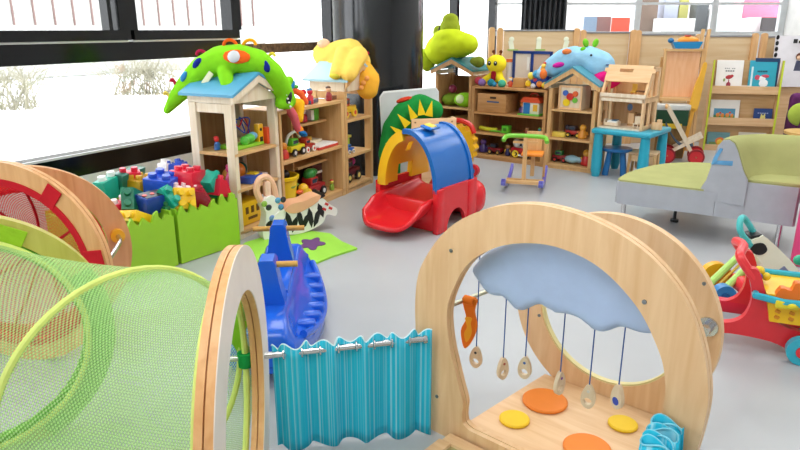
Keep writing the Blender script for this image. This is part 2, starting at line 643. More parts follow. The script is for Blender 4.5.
# glossy black round pillar with a pale panel leaning beside it
tag(obj('pillar', B().cyl((-0.22, 6.78, 0), (-0.22, 6.78, 3.0), 0.455, n=64), plain('#17191d', 0.16, 0.6, var=0.01)), 'thick glossy black round pillar from floor to ceiling', 'pillar')
bpy.data.objects['pillar']['kind'] = 'structure'
wb = thing('leaning_board', 'pale grey board with rounded corners standing before the black pillar', 'board', (-0.16, 6.03, 0), 14)
rp = [(0.0, 0.0), (0.56, 0.0), (0.56, 0.84), (0.54, 0.87), (0.03, 0.84), (0.0, 0.8)]
obj('panel', B().prism(rp, 0.0, 0.02), plain('#d5dadd', 0.35), wb, rot=(R(-6), 0, 0))
obj('rim', B().tube([(p[0], 0.01, p[1] + 0.008) for p in rp], 0.011, closed=True), plain('#eceff0', 0.3), wb, rot=(R(-6), 0, 0))

# plywood room divider: panels between posts
dz = [(1.25, 2.12, 1.385, 'leftmost plywood divider panel behind the open toy shelf'), (2.25, 2.82, 1.36, 'second plywood divider panel behind the gabled shelf with the blue plush'),
      (2.95, 3.66, 1.335, 'third plywood divider panel behind the wooden dollhouse'), (3.8, 4.42, 1.315, 'fourth plywood divider panel behind the book display'), (4.58, 5.9, 1.305, 'rightmost plywood divider panel behind the purple armchair')]
DVM = wood('#dcc5a0', '#cfb288', scale=0.35, axis='x')
for x0, x1, z, lab in dz:
    y = 8.1 + (((x0 + x1) / 2) - 1.1) * 0.1
    t = thing('room_divider', lab, 'divider', ((x0 + x1) / 2, y, 0), 5.7, 'plywood divider panels')
    obj('board', B().box((0, 0, z / 2), (x1 - x0, 0.03, z), bv=0.004, seg=1), DVM, t)
    obj('top_rail', B().box((0, 0, z + 0.008), (x1 - x0, 0.05, 0.018)), plain('#8d8f92', 0.5), t)
    if x0 < 1.3:
        for k, q in enumerate((-0.34, 0.0, 0.34)):
            obj('sticker', B().box((q, -0.017, 1.22), (0.06, 0.004, 0.11), (0, R(12 * (k - 1)), 0)).ball((q, -0.018, 1.29), (0.035, 0.004, 0.03)), plain('#e9efd8', 0.7), t)
            obj('sticker_grass', B().box((q + 0.02, -0.018, 1.165), (0.13, 0.005, 0.018)), plain('#9dbb5c', 0.7), t)
pz = [(1.10, 1.43, 'leftmost round-topped wooden post of the divider'), (1.2, 1.425, 'second round-topped wooden post of the divider, next to the first panel'), (2.145, 1.42, 'wooden divider post left of the pair behind the blue plush'), (2.225, 1.40, 'wooden divider post right of the pair behind the blue plush'), (2.86, 1.40, 'paler wooden divider post above the dollhouse'),
      (2.92, 1.395, 'narrow wooden divider post above the dollhouse, right of the paler one'), (3.70, 1.35, 'wooden divider post left of the book display'), (4.44, 1.36, 'wooden divider post left of the gap above the book display'), (4.56, 1.36, 'wooden divider post right of the gap above the book display')]
for x, z, lab in pz:
    y = 8.06 + (x - 1.1) * 0.1
    tag(obj('divider_post', B().prism([(-0.035, 0), (0.035, 0), (0.035, z - 0.03)] + arc(0, z - 0.03, 0.035, 0.03, 0, 180, 8)[1:-1] + [(-0.035, z - 0.03)], -0.025, 0.025), wood('#e0b583', '#cb9a63'), loc=(x, y, 0)), lab, 'post', 'wooden divider posts')
tag(obj('pink_poster', B().box((4.5, 8.62, 0.645), (0.1, 0.02, 1.29)), plain('#f4a3b5', 0.7)), 'pink poster strip seen in the gap between two divider posts', 'poster')

# ------------------------------------------------------------------ open shelves with gabled houses


def gable_house(name, label, o, deg, wd, dp, post, eave, ridge, shelves, roof_h, woodm, backpanel=True, group='gabled toy house shelves', gable=True, closed=False):
    t = thing(name, label, 'shelf', (o[0], o[1], 0), deg, group)
    for sx in (0, 1):
        for sy in (0, 1):
            x = 0.02 if sx == 0 else wd - 0.02
            y = 0.035 if sy == 0 else dp - 0.035
            obj('post', B().box((x, y, post / 2), (0.04, 0.07, post), bv=0.004, seg=1), woodm, t)
    for z in shelves:
        obj('shelf_board', B().box((wd / 2, dp / 2, z - 0.01), (wd - 0.005, dp, 0.02)), PINEX, t, smooth=0)
    obj('kick_board', B().box((wd / 2, 0.02, 0.015), (wd - 0.08, 0.02, 0.03)), woodm, t, smooth=0)
    if backpanel:
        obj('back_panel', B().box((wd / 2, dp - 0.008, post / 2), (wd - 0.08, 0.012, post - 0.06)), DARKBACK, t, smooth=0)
    # side rails
    for x in (0.02, wd - 0.02):
        obj('side_rail', B().box((x, dp / 2, post - 0.035), (0.022, dp - 0.14, 0.06)), woodm, t, smooth=0)
    if closed:
        for x in (0.012, wd - 0.012):
            obj('side_panel', B().box((x, dp / 2, post / 2), (0.012, dp - 0.14, post - 0.1)), OAK, t, smooth=0)
    ov = 0.035
    cx = wd / 2
    # gable boards front and back
    for y in ((-0.012, dp + 0.002) if gable else ()):
        obj('gable_board', B().prism([(0.03, post), (wd - 0.03, post), (wd - 0.03, eave - 0.025), (cx, ridge - 0.045), (0.03, eave - 0.025)], y, y + 0.014), PALE, t, smooth=0)
    sl = math.atan2(ridge - eave, cx + ov)
    th = 0.018
    rm = plain(roof_h, 0.45)
    for sgn in (-1, 1):
        x0 = cx + sgn * (cx + ov)
        b = B().prism([(cx, ridge), (x0, eave), (x0, eave + th), (cx, ridge + th)], -0.05, dp + 0.04)
        obj('roof_board', b, rm, t, smooth=0)
        b = B().prism([(cx, ridge - 0.001), (x0, eave - 0.001), (x0, eave - 0.045), (cx, ridge - 0.05)], -0.045, -0.028)
        obj('verge_board', b, woodm, t, smooth=0)
    for sx in (0.0, wd):
        obj('eave_board', B().box((sx + (0.008 if sx == 0 else -0.008), dp / 2, (post + eave) / 2), (0.016, dp - 0.01, eave - post)), PALE, t, smooth=0)
    return t


near = LS(0.065, 0)
gable_house('toy_house_shelf', 'pale gabled shelf with blue roof under the green crocodile', near, LSD, 0.50, 0.38, 0.94, 0.985, 1.117, (0.06, 0.355, 0.605), '#4d9cc0', PALE)
gable_house('toy_house_shelf', 'gabled shelf beside the black pillar under the yellow plush', LS(1.52, 0), LSD, 0.50, 0.36, 0.90, 0.98, 1.12, (0.06, 0.335, 0.65), '#a5cede', PINE, backpanel=False)
gable_house('toy_house_shelf', 'gabled shelf with dark teal roof under the lime beanbag', BS(-0.52, 0.02), BSD, 0.50, 0.36, 0.91, 0.955, 1.085, (0.06, 0.30, 0.545), '#2f7d80', OAK, gable=False, closed=True)
gable_house('toy_house_shelf', 'gabled shelf with teal roof under the blue and pink plush', BS(0.925, 0), BSD, 0.515, 0.36, 0.83, 0.865, 1.04, (0.05, 0.325, 0.62), '#4a93a6', PINE, gable=False)

t = thing('toy_shelf', 'open wooden toy shelf between the two left gabled shelves', 'shelf', LS(0.58, 0), LSD, 'open toy shelves')
W_, D_ = 0.93, 0.36
obj('side_panel', B().box((0.012, D_ / 2, 0.415), (0.024, D_, 0.83)), PINE, t, smooth=0)
obj('side_panel', B().box((W_ - 0.03, D_ / 2, 0.415), (0.05, D_, 0.83)), PINE, t, smooth=0)
for z in (0.06, 0.455, 0.835):
    obj('shelf_board', B().box((W_ / 2, D_ / 2, z - 0.012), (W_ - 0.02, D_, 0.024)), PINEX, t, smooth=0)
obj('divider_board', B().box((0.42, 0.27, 0.45), (0.02, 0.16, 0.76)), PINE, t, smooth=0)
for z in (0.67, 0.325):
    obj('half_shelf', B().box((0.66, 0.25, z - 0.01), (0.48, 0.2, 0.02)), PINEX, t, smooth=0)
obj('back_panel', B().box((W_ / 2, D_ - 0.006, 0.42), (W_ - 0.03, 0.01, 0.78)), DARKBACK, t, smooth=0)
obj('kick_board', B().box((W_ / 2, 0.02, 0.018), (W_ - 0.04, 0.02, 0.036)), PINEX, t, smooth=0)

t = thing('toy_shelf', 'wide open wooden toy shelf under the yellow caterpillar', 'shelf', BS(0.0, 0), BSD, 'open toy shelves')
W_, D_ = 0.91, 0.36
for x in (0.015, W_ - 0.02):
    obj('side_panel', B().box((x, D_ / 2, 0.4), (0.035, D_, 0.80)), OAK, t, smooth=0)
for z in (0.05, 0.30, 0.525, 0.805):
    obj('shelf_board', B().box((W_ / 2, D_ / 2, z - 0.012), (W_ - 0.03, D_, 0.024)), OAKX, t, smooth=0)
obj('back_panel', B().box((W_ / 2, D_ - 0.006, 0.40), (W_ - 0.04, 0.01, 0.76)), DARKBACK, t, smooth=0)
obj('kick_board', B().box((W_ / 2, 0.02, 0.012), (W_ - 0.04, 0.02, 0.024)), OAKX, t, smooth=0)

# ------------------------------------------------------------------ blue table, dollhouse, stool, chair
t = thing('play_table', 'low turquoise plastic play table carrying the wooden dollhouse', 'table', TB(0, 0), TBD)
TQ = plastic('#27a3bd')
obj('tabletop', B().box((0.29, 0.30, 0.455), (0.58, 0.60, 0.05), bv=0.018, seg=3), TQ, t)
for x in (0.06, 0.52):
    for y in (0.06, 0.54):
        obj('leg', B().lathe([(0.036, 0), (0.05, 0.06), (0.052, 0.18), (0.042, 0.44)], (x, y, 0), 20), TQ, t)

dh = thing('dollhouse', 'open wooden two-storey dollhouse with sloping roof on the turquoise table', 'dollhouse', TB(0.02, 0.09, 0.48), TBD)
WD = 0.44
side = [(0, 0), (0.36, 0), (0.36, 0.58), (0.26, 0.59), (0.16, 0.57), (0.02, 0.33), (0, 0.30)]
win = lambda y0, y1, z0, z1: None
for x in (0.0, WD - 0.02):
    b = B()
    b.prism([(0, 0), (0.05, 0), (0.05, 0.30), (0, 0.30)], x, x + 0.02, 'x')
    b.prism([(0.31, 0), (0.36, 0), (0.36, 0.58), (0.31, 0.585)], x, x + 0.02, 'x')
    b.prism([(0.0, 0.30), (0.05, 0.30), (0.22, 0.585), (0.16, 0.59)], x, x + 0.02, 'x')
    b.prism([(0.16, 0.585), (0.22, 0.54), (0.31, 0.545), (0.36, 0.58)], x, x + 0.02, 'x')
    b.prism([(0.05, 0.26), (0.31, 0.26), (0.31, 0.31), (0.05, 0.31)], x, x + 0.02, 'x')
    b.prism([(0.05, 0.0), (0.31, 0.0), (0.31, 0.04), (0.05, 0.04)], x, x + 0.02, 'x')
    b.prism([(0.17, 0.04), (0.2, 0.04), (0.2, 0.54), (0.17, 0.50)], x, x + 0.02, 'x')
    obj('side_wall', b, BIRCH, dh, smooth=0)
obj('ground_floor', B().box((WD / 2, 0.18, 0.008), (WD, 0.36, 0.016)), PALE, dh, smooth=0)
obj('upper_floor', B().box((WD / 2, 0.18, 0.30), (WD, 0.36, 0.014)), BIRCHX, dh, smooth=0)
obj('front_rail', B().box((WD / 2, 0.008, 0.302), (WD, 0.016, 0.075)), PALE, dh, smooth=0)
b = B()
b.box((0.07, 0, 0), (0.14, 0.014, 0.15))
b.box((WD - 0.155, 0, 0), (0.31, 0.014, 0.15))
b.box((0.2, 0, 0.05), (0.14, 0.014, 0.05))
b.box((0.2, 0, -0.06), (0.14, 0.014, 0.04))
obj('roof_panel', B().box((WD / 2, 0, -0.02), (WD, 0.014, 0.10)).box((WD / 2 - 0.17, 0, 0.05), (0.15, 0.014, 0.04)).box((WD / 2 + 0.14, 0, 0.05), (0.21, 0.014, 0.04)).box((WD / 2, 0, 0.085), (WD, 0.014, 0.04)), BIRCHX, dh, loc=(0, 0.115, 0.505), rot=(R(-30), 0, 0), smooth=0)
obj('back_wall', B().box((WD / 2, 0.352, 0.29), (WD - 0.04, 0.012, 0.56)), wood('#dcb98c', '#cda473'), dh, smooth=0)
obj('window_post', B().box((0.33, 0.33, 0.44), (0.02, 0.02, 0.26)), PINE, dh, smooth=0)


def mini(name, label, cat, parts, loc, rz, group=None):
    """small piece: list of (part name, builder, material)"""
    if len(parts) == 1:
        o = obj(name, parts[0][1], parts[0][2], loc=loc, rot=(0, 0, R(rz)))
        return tag(o, label, cat, group)
    q = thing(name, label, cat, loc, rz, group)
    for n_, b_, m_ in parts:
        obj(n_, b_, m_, q)
    return q


def dhp(x, y, z):
    return TB(0.02 + x, 0.09 + y, 0.48 + z)


mini('doll_bed', 'tiny wooden bed with white bedding in the dollhouse ground floor', 'doll furniture', [('frame', B().box((0, 0, 0.02), (0.13, 0.08, 0.03)).box((-0.065, 0, 0.035), (0.012, 0.08, 0.06)).box((0.065, 0, 0.025), (0.012, 0.08, 0.04)), PALE), ('bedding', B().box((0.01, 0, 0.045), (0.1, 0.07, 0.025), bv=0.008), WHITE), ('blanket', B().box((0.03, 0, 0.056), (0.05, 0.072, 0.012), bv=0.004), plain('#4f6f86', 0.8))], dhp(0.11, 0.10, 0.016), TBD)
mini('doll_cupboard', 'tiny brown cupboard at the dollhouse back wall', 'doll furniture', [('body', B().box((0, 0, 0.065), (0.07, 0.05, 0.13)), OAK), ('door', B().box((0, -0.027, 0.07), (0.055, 0.004, 0.1)), BIRCH)], dhp(0.25, 0.24, 0.016), TBD)
mini('doll_chair', 'tiny pale wooden chair beside the dollhouse cupboard', 'doll furniture', [('seat', B().box((0, 0, 0.04), (0.05, 0.05, 0.01)).box((0, 0.022, 0.075), (0.05, 0.008, 0.07)), PALE), ('leg', B().box((-0.02, -0.02, 0.018), (0.008, 0.008, 0.036)).box((0.02, -0.02, 0.018), (0.008, 0.008, 0.036)), PALE)], dhp(0.35, 0.10, 0.016), TBD)
mini('doll_cupboard', 'tiny dark cupboard at the right of the dollhouse ground floor', 'doll furniture', [('body', B().box((0, 0, 0.06), (0.08, 0.05, 0.12)), wood('#8a6440', '#6c4a2c')), ('door', B().box((0, -0.027, 0.06), (0.06, 0.004, 0.09)), OAK)], dhp(0.35, 0.22, 0.016), TBD)
mini('doll_picture', 'tiny blue oval picture on the dollhouse back wall', 'doll furniture', [('picture', B().ball((0, 0, 0), (0.028, 0.006, 0.036)), plain('#6f95cf', 0.5))], dhp(0.18, 0.345, 0.18), TBD)
mini('doll_chair', 'tiny yellow chair in the dollhouse upper storey', 'doll furniture', [('seat', B().box((0, 0, 0.035), (0.05, 0.05, 0.012)).box((0, 0.022, 0.07), (0.05, 0.008, 0.08)), plain('#d9b23c', 0.5)), ('leg', B().box((-0.02, 0, 0.015), (0.008, 0.04, 0.03)).box((0.02, 0, 0.015), (0.008, 0.04, 0.03)), PINE)], dhp(0.24, 0.24, 0.307), TBD)
mini('doll_table', 'tiny dark table in the dollhouse upper storey', 'doll furniture', [('top', B().box((0, 0, 0.05), (0.09, 0.06, 0.012)), wood('#7a5636', '#5c3d24')), ('leg', B().cyl((-0.03, 0, 0), (-0.03, 0, 0.045), 0.006, n=8).cyl((0.03, 0, 0), (0.03, 0, 0.045), 0.006, n=8), PINE)], dhp(0.34, 0.18, 0.307), TBD)
mini('wooden_block', 'two pale wooden blocks piece at the right of the dollhouse', 'toy block', [('block', B().box((0, 0, 0.035), (0.09, 0.05, 0.07), bv=0.004).box((0.02, 0, 0.085), (0.04, 0.04, 0.03), bv=0.004), BIRCH)], TB(0.53, 0.30, 0.48), TBD)

t = thing('kids_stool', 'small blue plastic stool under the turquoise table', 'stool', TB(0.17, 0.27), TBD + 20)
BL = plastic('#1f6cab')
obj('seat', B().lathe([(0.05, 0.235), (0.14, 0.24), (0.152, 0.255), (0.15, 0.27), (0.10, 0.277)], n=32), BL, t)
for k in range(4):
    a = R(45 + 90 * k)
    obj('leg', B().cyl((0.125 * math.cos(a), 0.125 * math.sin(a), 0), (0.085 * math.cos(a), 0.085 * math.sin(a), 0.245), 0.032, 0.026), BL, t)
t = thing('kids_chair', 'small pale wooden chair tucked under the turquoise table', 'chair', TB(0.42, 0.36), TBD + 10)
obj('seat', B().box((0, 0, 0.24), (0.26, 0.24, 0.02), bv=0.006), BIRCHX, t)
for x in (-0.115, 0.115):
    for y in (-0.1, 0.1):
        obj('leg', B().cyl((x * 1.08, y * 1.05, 0), (x, y, 0.235), 0.014, 0.016, 10), PINE, t)
obj('apron', B().box((0, -0.1, 0.19), (0.21, 0.012, 0.06)).box((0, 0.1, 0.19), (0.21, 0.012, 0.06)), BIRCHX, t)
obj('back_rest', B().box((0, 0.11, 0.12), (0.2, 0.012, 0.14)), BIRCHX, t)
# ------------------------------------------------------------------ play arch with the cloud (foreground right)
AO, AD = (0.2016, 1.9847), -41
AF = frame(AO, AD)


def radial(poly, c, n):
    """resample a star-shaped polygon by angle so that two loops match up"""
    out = []
    N = len(poly)
    for k in range(n):
        a = 2 * PI * k / n
        d = (math.cos(a), math.sin(a))
        best = None
        for i in range(N):
            p, q = poly[i], poly[(i + 1) % N]
            ex, ez = q[0] - p[0], q[1] - p[1]
            den = d[0] * ez - d[1] * ex
            if abs(den) < 1e-12:
                continue
            t = ((p[0] - c[0]) * ez - (p[1] - c[1]) * ex) / den
            s = ((p[0] - c[0]) * d[1] - (p[1] - c[1]) * d[0]) / den
            if t > 0 and -1e-6 <= s <= 1 + 1e-6 and (best is None or t > best):
                best = t
        out.append((c[0] + d[0] * best, c[1] + d[1] * best))
    return out


arch = thing('play_arch', 'big birch play arch with pale blue cloud and hanging wooden tags', 'play arch', (AO[0], AO[1], 0), AD)
outer = cr([(-0.135, 0.03), (-0.16, 0.16), (-0.186, 0.322), (-0.196, 0.457), (-0.188, 0.574), (-0.158, 0.655), (-0.091, 0.754), (-0.011, 0.828), (0.101, 0.889), (0.222, 0.923), (0.335, 0.928), (0.456, 0.910), (0.572, 0.865), (0.657, 0.802), (0.716, 0.73), (0.761, 0.632), (0.785, 0.54), (0.792, 0.469), (0.785, 0.36), (0.765, 0.2), (0.745, 0.03)], 5)
outer = outer + [(0.74, 0.0), (0.5, 0.0), (0.3, 0.0), (0.1, 0.0), (-0.13, 0.0)]
inner = cr([(0.05, 0.072), (0.024, 0.09), (0.022, 0.13), (0.024, 0.17), (0.0, 0.239), (-0.043, 0.379), (-0.055, 0.496), (-0.024, 0.6), (0.033, 0.695), (0.125, 0.764), (0.23, 0.803), (0.344, 0.813), (0.468, 0.783), (0.58, 0.70), (0.648, 0.6), (0.676, 0.527), (0.684, 0.454), (0.676, 0.371), (0.64, 0.24), (0.61, 0.15), (0.60, 0.09), (0.57, 0.072)], 5)
NR = 160
o_, i_ = radial(outer, (0.31, 0.42), NR), radial(inner, (0.31, 0.42), NR)
obj('front_panel', B().ring(o_, i_, 0.0, 0.018), BIRCH, arch)
obj('front_backing_panel', B().ring(o_, i_, 0.022, 0.04), BIRCH, arch)
sh = [((x - 0.31) * 0.992 + 0.31, (z - 0.42) * 0.992 + 0.42) for x, z in o_]
sh2 = [((x - 0.31) * 1.008 + 0.31, (z - 0.42) * 1.008 + 0.42) for x, z in i_]
obj('panel_edge_band', B().ring(sh, sh2, 0.016, 0.024), plain('#d9cf86', 0.5), arch)
bo = radial(arc(0.285, 0.385, 0.395, 0.395, -75, 255, 60) + [(0.16, 0.0), (0.41, 0.0)], (0.285, 0.39), NR)
bi = [(0.285 + 0.285 * math.cos(2 * PI * k / NR), 0.39 + 0.285 * math.sin(2 * PI * k / NR)) for k in range(NR)]
obj('back_panel', B().ring(bo, bi, 0.558, 0.59), BIRCH, arch)
obj('back_edge_band', B().ring(bi, [((x - .285) * 0.975 + .285, (z - .39) * 0.975 + .39) for x, z in bi], 0.562, 0.586), plain('#e3d79a', 0.5), arch)
obj('floor_board', B().prism([(0.0, 0.041), (0.63, 0.041), (0.545, 0.557), (0.045, 0.557)], 0.025, 0.05, 'z'), BIRCHX, arch, smooth=0)
obj('front_rail', B().box((0.3, 0.05, 0.015), (0.7, 0.02, 0.03)), BIRCHX, arch, smooth=0)
for x, y, r, h, lab in ((0.149, 0.366, 0.085, '#ee8322', 'orange disc'), (0.125, 0.185, 0.055, '#f2c81e', 'yellow disc'), (0.435, 0.416, 0.052, '#f2c81e', 'yellow disc'), (0.40, 0.20, 0.08, '#ee8322', 'orange disc')):
    tag(obj('floor_disc', B().lathe([(r - 0.006, 0.05), (r, 0.053), (r, 0.059), (r - 0.005, 0.063)], n=40), plain(h, 0.6), arch, loc=(x, y, 0)), lab)
for x, z, y in ((0.6, 0.719, 0), (-0.043, 0.717, 0), (-0.09, 0.15, 0), (0.60, 0.60, 0.558), (0.0, 0.30, 0.558), (-0.03, 0.44, 0.558)):
    obj('screw', B().cyl((x, y - 0.003, z), (x, y + 0.002, z), 0.0065), metal('#8c9196', 0.35), arch)
obj('rod_bracket', B().cyl((0.632, 0.50, 0.453), (0.632, 0.558, 0.453), 0.02).cyl((0.632, 0.55, 0.453), (0.632, 0.558, 0.453), 0.034), STEEL, arch)
obj('side_rod', B().cyl((-0.085, 0.03, 0.49), (-0.06, 0.56, 0.46), 0.009), metal('#b9bba6', 0.3), arch)
# cloud canopy
cl = cr([(-0.01, 0.64), (0.03, 0.60), (0.076, 0.565), (0.12, 0.578), (0.15, 0.56), (0.182, 0.54), (0.215, 0.56), (0.258, 0.59), (0.31, 0.575), (0.359, 0.585), (0.40, 0.58), (0.445, 0.555), (0.479, 0.565), (0.526, 0.60), (0.565, 0.59), (0.625, 0.61), (0.635, 0.645), (0.60, 0.70)], 4)
cl += [(0.47, 0.785), (0.344, 0.815), (0.23, 0.805), (0.125, 0.766), (0.045, 0.712)]


def puffy(name, poly, y0, y1, m, parent, vox=0.012):
    o = obj(name, B().prism(poly, y0, y1), m, parent, smooth=180)
    r = o.modifiers.new('fuse', 'REMESH')
    r.mode = 'VOXEL'
    r.voxel_size = vox
    r.use_smooth_shade = True
    s = o.modifiers.new('smooth', 'SMOOTH')
    s.iterations = 14
    s.factor = 0.5
    return o


puffy('cloud', cl, 0.05, 0.27, plain('#b4c8ea', 0.9, 0.15, var=0.05, bump=0.3, bscale=14), arch)
TAGM = wood('#e8d6ba', '#d9c09a')
STR = plain('#3a62a8', 0.6)


def teardrop(n=28):
    return [(0.027 * math.sin(a) * (1 - 0.42 * (0.5 + 0.5 * math.cos(a)) ** 1.5), 0.043 * math.cos(a)) for a in [2 * PI * k / n for k in range(n)]]


for k, (x, zt, zb, yaw, dot, plate) in enumerate(((-0.042, 0.66, 0.296, 10, '#30343a', 1), (0.074, 0.64, 0.292, 75, '#b0574a', 0), (0.162, 0.63, 0.328, 10, '#3c66b0', 1), (0.296, 0.63, 0.319, 80, '#7a3fa0', 0), (0.400, 0.62, 0.311, 10, '#d8d4cc', 1), (0.495, 0.64, 0.349, -25, '#3558b8', 2))):
    obj('string', B().cyl((x, 0.17, zb), (x, 0.17, zt), 0.0022, n=6), STR, arch)
    td = teardrop()
    hole = [(0.0135 * math.sin(2 * PI * j / 28), -0.016 + 0.0115 * math.cos(2 * PI * j / 28)) for j in range(28)]
    h = tag(obj('hanging_tag', B().ring(td, hole, -0.007, 0.007).move(Matrix.Translation((0, 0, -0.040))), TAGM, arch, loc=(x, 0.17, zb), rot=(0, 0, R(yaw)), smooth=30), None)
    if plate == 2:
        obj('blue_inset', B().cyl((0, -0.008, -0.056), (0, 0.008, -0.056), 0.0135), plain('#2747b4', 0.4), h)
    else:
        obj('tag_dot', B().cyl((0, -0.0085, -0.02), (0, 0.0085, -0.02), 0.005, n=10), plain(dot, 0.4), h)
fl = cr([(-0.022, 0.0), (0.03, 0.005), (0.022, -0.04), (0.034, -0.1), (0.014, -0.165), (-0.012, -0.195), (-0.028, -0.13), (-0.008, -0.075), (-0.02, -0.03)], 4, True)
fm = thing('flame_hanging', 'orange felt flame shape hanging from the rod of the play arch', 'hanging toy', AF(-0.06, 0.14, 0.492), AD + 6)
obj('felt', B().prism(fl, -0.006, 0.006), plain('#ef7d1a', 0.9), fm)
obj('loop', B().ring([(0.02 * math.cos(2 * PI * k / 20), 0.016 * math.sin(2 * PI * k / 20)) for k in range(20)], [(0.013 * math.cos(2 * PI * k / 20), 0.0115 * math.sin(2 * PI * k / 20)) for k in range(20)], -0.02, 0.02).move(Matrix.Rotation(R(90), 4, 'Z') @ Matrix.Translation((0, 0, -0.005))), plain('#ef7d1a', 0.9), fm)
obj('inner_flame', B().prism([(0.003 + (x - 0.003) * 0.5, -0.12 + (z + 0.10) * 0.5) for x, z in fl], -0.008, 0.008), plain('#f7b12a', 0.9), fm)
# floor mirror in front of the arch
mr = thing('floor_mirror', 'low mirror plate in a light wooden frame before the play arch', 'mirror', AF(0.0, -0.62, 0), AD)
obj('frame', B().box((0.29, 0.585, 0.018), (0.62, 0.05, 0.036), bv=0.004).box((0.29, 0.02, 0.018), (0.62, 0.05, 0.036), bv=0.004).box((-0.005, 0.3, 0.018), (0.05, 0.52, 0.036), bv=0.004).box((0.585, 0.3, 0.018), (0.05, 0.52, 0.036), bv=0.004), BIRCHX, mr)
obj('mirror_plate', B().box((0.29, 0.3, 0.018), (0.55, 0.53, 0.012)), plain('#cfdcc4', 0.06, metal=1.0, var=0.01), mr)

# ------------------------------------------------------------------ turquoise curtains on steel rods
TCUR = striped('#2abfe0', '#b4e8f2', 130, 0)


def curtain(name, label, a, b, ztop, zbot, waves, amp, group, u0=0.0, u1=1.0, hem=None, slump=0.0, hr=0.0038, hc='#d4eef2'):
    a, b = Vector(a), Vector(b)
    L = (b - a).length
    rz = math.atan2(b.y - a.y, b.x - a.x)
    t = thing(name, label, 'curtain', (a.x, a.y, 0), math.degrees(rz), group)
    za, zb_ = a.z, b.z

    def f(u, v):
        uu = u0 + (u1 - u0) * u
        zr = za + (zb_ - za) * uu
        ph = uu * waves * 2 * PI
        amp2 = amp * (0.8 + 0.5 * (1 - v))
        z = (zr + ztop + 0.012 * math.sin(ph * 2 + 0.6)) * v + (zbot + (hem(uu) if hem else 0) + 0.006 * math.sin(ph)) * (1 - v)
        return Vector((uu * L + 0.008 * math.sin(ph * 1.3), amp2 * math.sin(ph) - slump * v * (1 - v), z))
    n = max(90, int(waves * 18))
    o = obj('cloth', B().grid(f, n, 10), TCUR, t, smooth=180)
    o.modifiers.new('thick', 'SOLIDIFY').thickness = 0.004
    pts = [f(k / n, 1.0) for k in range(n + 1)]
    obj('top_hem', B().tube([(p.x, p.y, p.z - 0.001) for p in pts], hr, 6), plain(hc, 0.8), t)
    for k in range(int(waves * 2)):
        uu = (k + 0.0) / (waves * 2)
        if not (u0 <= uu <= u1):
            continue
        zr = za + (zb_ - za) * uu
        obj('grommet', B().tube([(uu * L, 0.0165 * math.cos(q), zr + 0.0165 * math.sin(q)) for q in [2 * PI * j / 18 for j in range(18)]], 0.0042, 6, closed=True), STEEL, t)
    return t


pA, pB = (-0.452, 1.935, 0.372), AF(-0.115, -0.035, 0.385)
rod = thing('curtain_rod', 'steel rod holding the long turquoise curtain between two wooden panels', 'rod', (0, 0, 0))
obj('rod', B().cyl(pA, pB, 0.0115), STEEL, rod)
obj('end_cap', B().cyl((pB[0] - 0.012, pB[1] - 0.003, pB[2]), pB, 0.017), STEEL, rod)
curtain('play_curtain', 'long turquoise striped curtain hanging between the two wooden panels', pA, pB, 0.026, 0.008, 4.5, 0.012, 'turquoise curtains', 0.03, 1.03)
pC, pD = AF(0.705, -0.005, 0.36), AF(0.745, -0.42, 0.34)
rod = thing('curtain_rod', 'steel rod with clamp at the right foot of the play arch', 'rod', (0, 0, 0))
obj('rod', B().cyl(pC, pD, 0.0115), STEEL, rod)
v = (Vector(pD) - Vector(pC)).normalized()
for s in (0.05, 0.085, 0.14):
    obj('clamp_ring', B().cyl(Vector(pC) + v * s, Vector(pC) + v * (s + 0.016), 0.024 if s < 0.1 else 0.02), STEEL, rod)
curtain('play_curtain', 'bunched turquoise striped curtain at the right foot of the play arch', pC, pD, 0.05, 0.03, 12.0, 0.05, 'turquoise curtains', 0.02, 0.36, hr=0.0025, hc='#7fd0e4')

# ------------------------------------------------------------------ round wooden panels and net tunnels (foreground left)


def ring_panel(name, label, cx, cy, deg, cz, r, ri, woodm, face=None, rx=1.035):
    t = thing(name, label, 'play panel', (cx, cy, 0), deg, 'round plywood play panels')
    n = 120
    o = []
    for k in range(n):
        a = 2 * PI * k / n
        x, z = r * rx * math.cos(a), cz + r * math.sin(a)
        if z < 0.16:
            x = max(min(x, 0.33), -0.33) if False else x
        o.append((x, max(z, 0.0)))
    q = [(ri * rx * math.cos(2 * PI * k / n), cz + ri * math.sin(2 * PI * k / n)) for k in range(n)]
    obj('panel', B().ring(o, q, 0.0, 0.018), woodm, t)
    obj('backing_panel', B().ring(o, q, 0.022, 0.040), woodm, t)
    o2 = [(x * 0.985, max(cz + (z - cz) * 0.985, 0.0)) for x, z in o]
    q2 = [(x * 1.02, cz + (z - cz) * 1.02) for x, z in q]
    obj('core', B().ring(o2, q2, 0.017, 0.023), EDGE, t)
    if face:
        o3 = [(x * 0.998, max(cz + (z - cz) * 0.998, 0.001)) for x, z in o]
        q3 = [(x * 1.003, cz + (z - cz) * 1.003) for x, z in q]
        obj('face_laminate', B().ring(o3, q3, -0.0025, 0.0), face, t)
    return t, frame((cx, cy), deg)


def hem_band(t, cz, ri, h, rx=1.035, w=0.03, y0=-0.004, y1=0.03):
    n = 100
    a = [((ri + 0.001) * rx * math.cos(2 * PI * k / n), cz + (ri + 0.001) * math.sin(2 * PI * k / n)) for k in range(n)]
    c = [((ri - w) * rx * math.cos(2 * PI * k / n), cz + (ri - w) * math.sin(2 * PI * k / n)) for k in range(n)]
    return obj('hem_band', B().ring(a, c, y0, y1), cloth(h), t)


def tab(t, cz, ri, ang, h, w=0.085, rx=1.035, l=0.075, y=-0.004):
    a = R(ang)
    rr = ri + l / 2 - 0.02
    return obj('fabric_tab', B().box((0, y, 0), (l, 0.006, w), bv=0.002, seg=1), cloth(h), t, loc=(rr * rx * math.cos(a), 0, cz + rr * math.sin(a)), rot=(0, -a, 0))


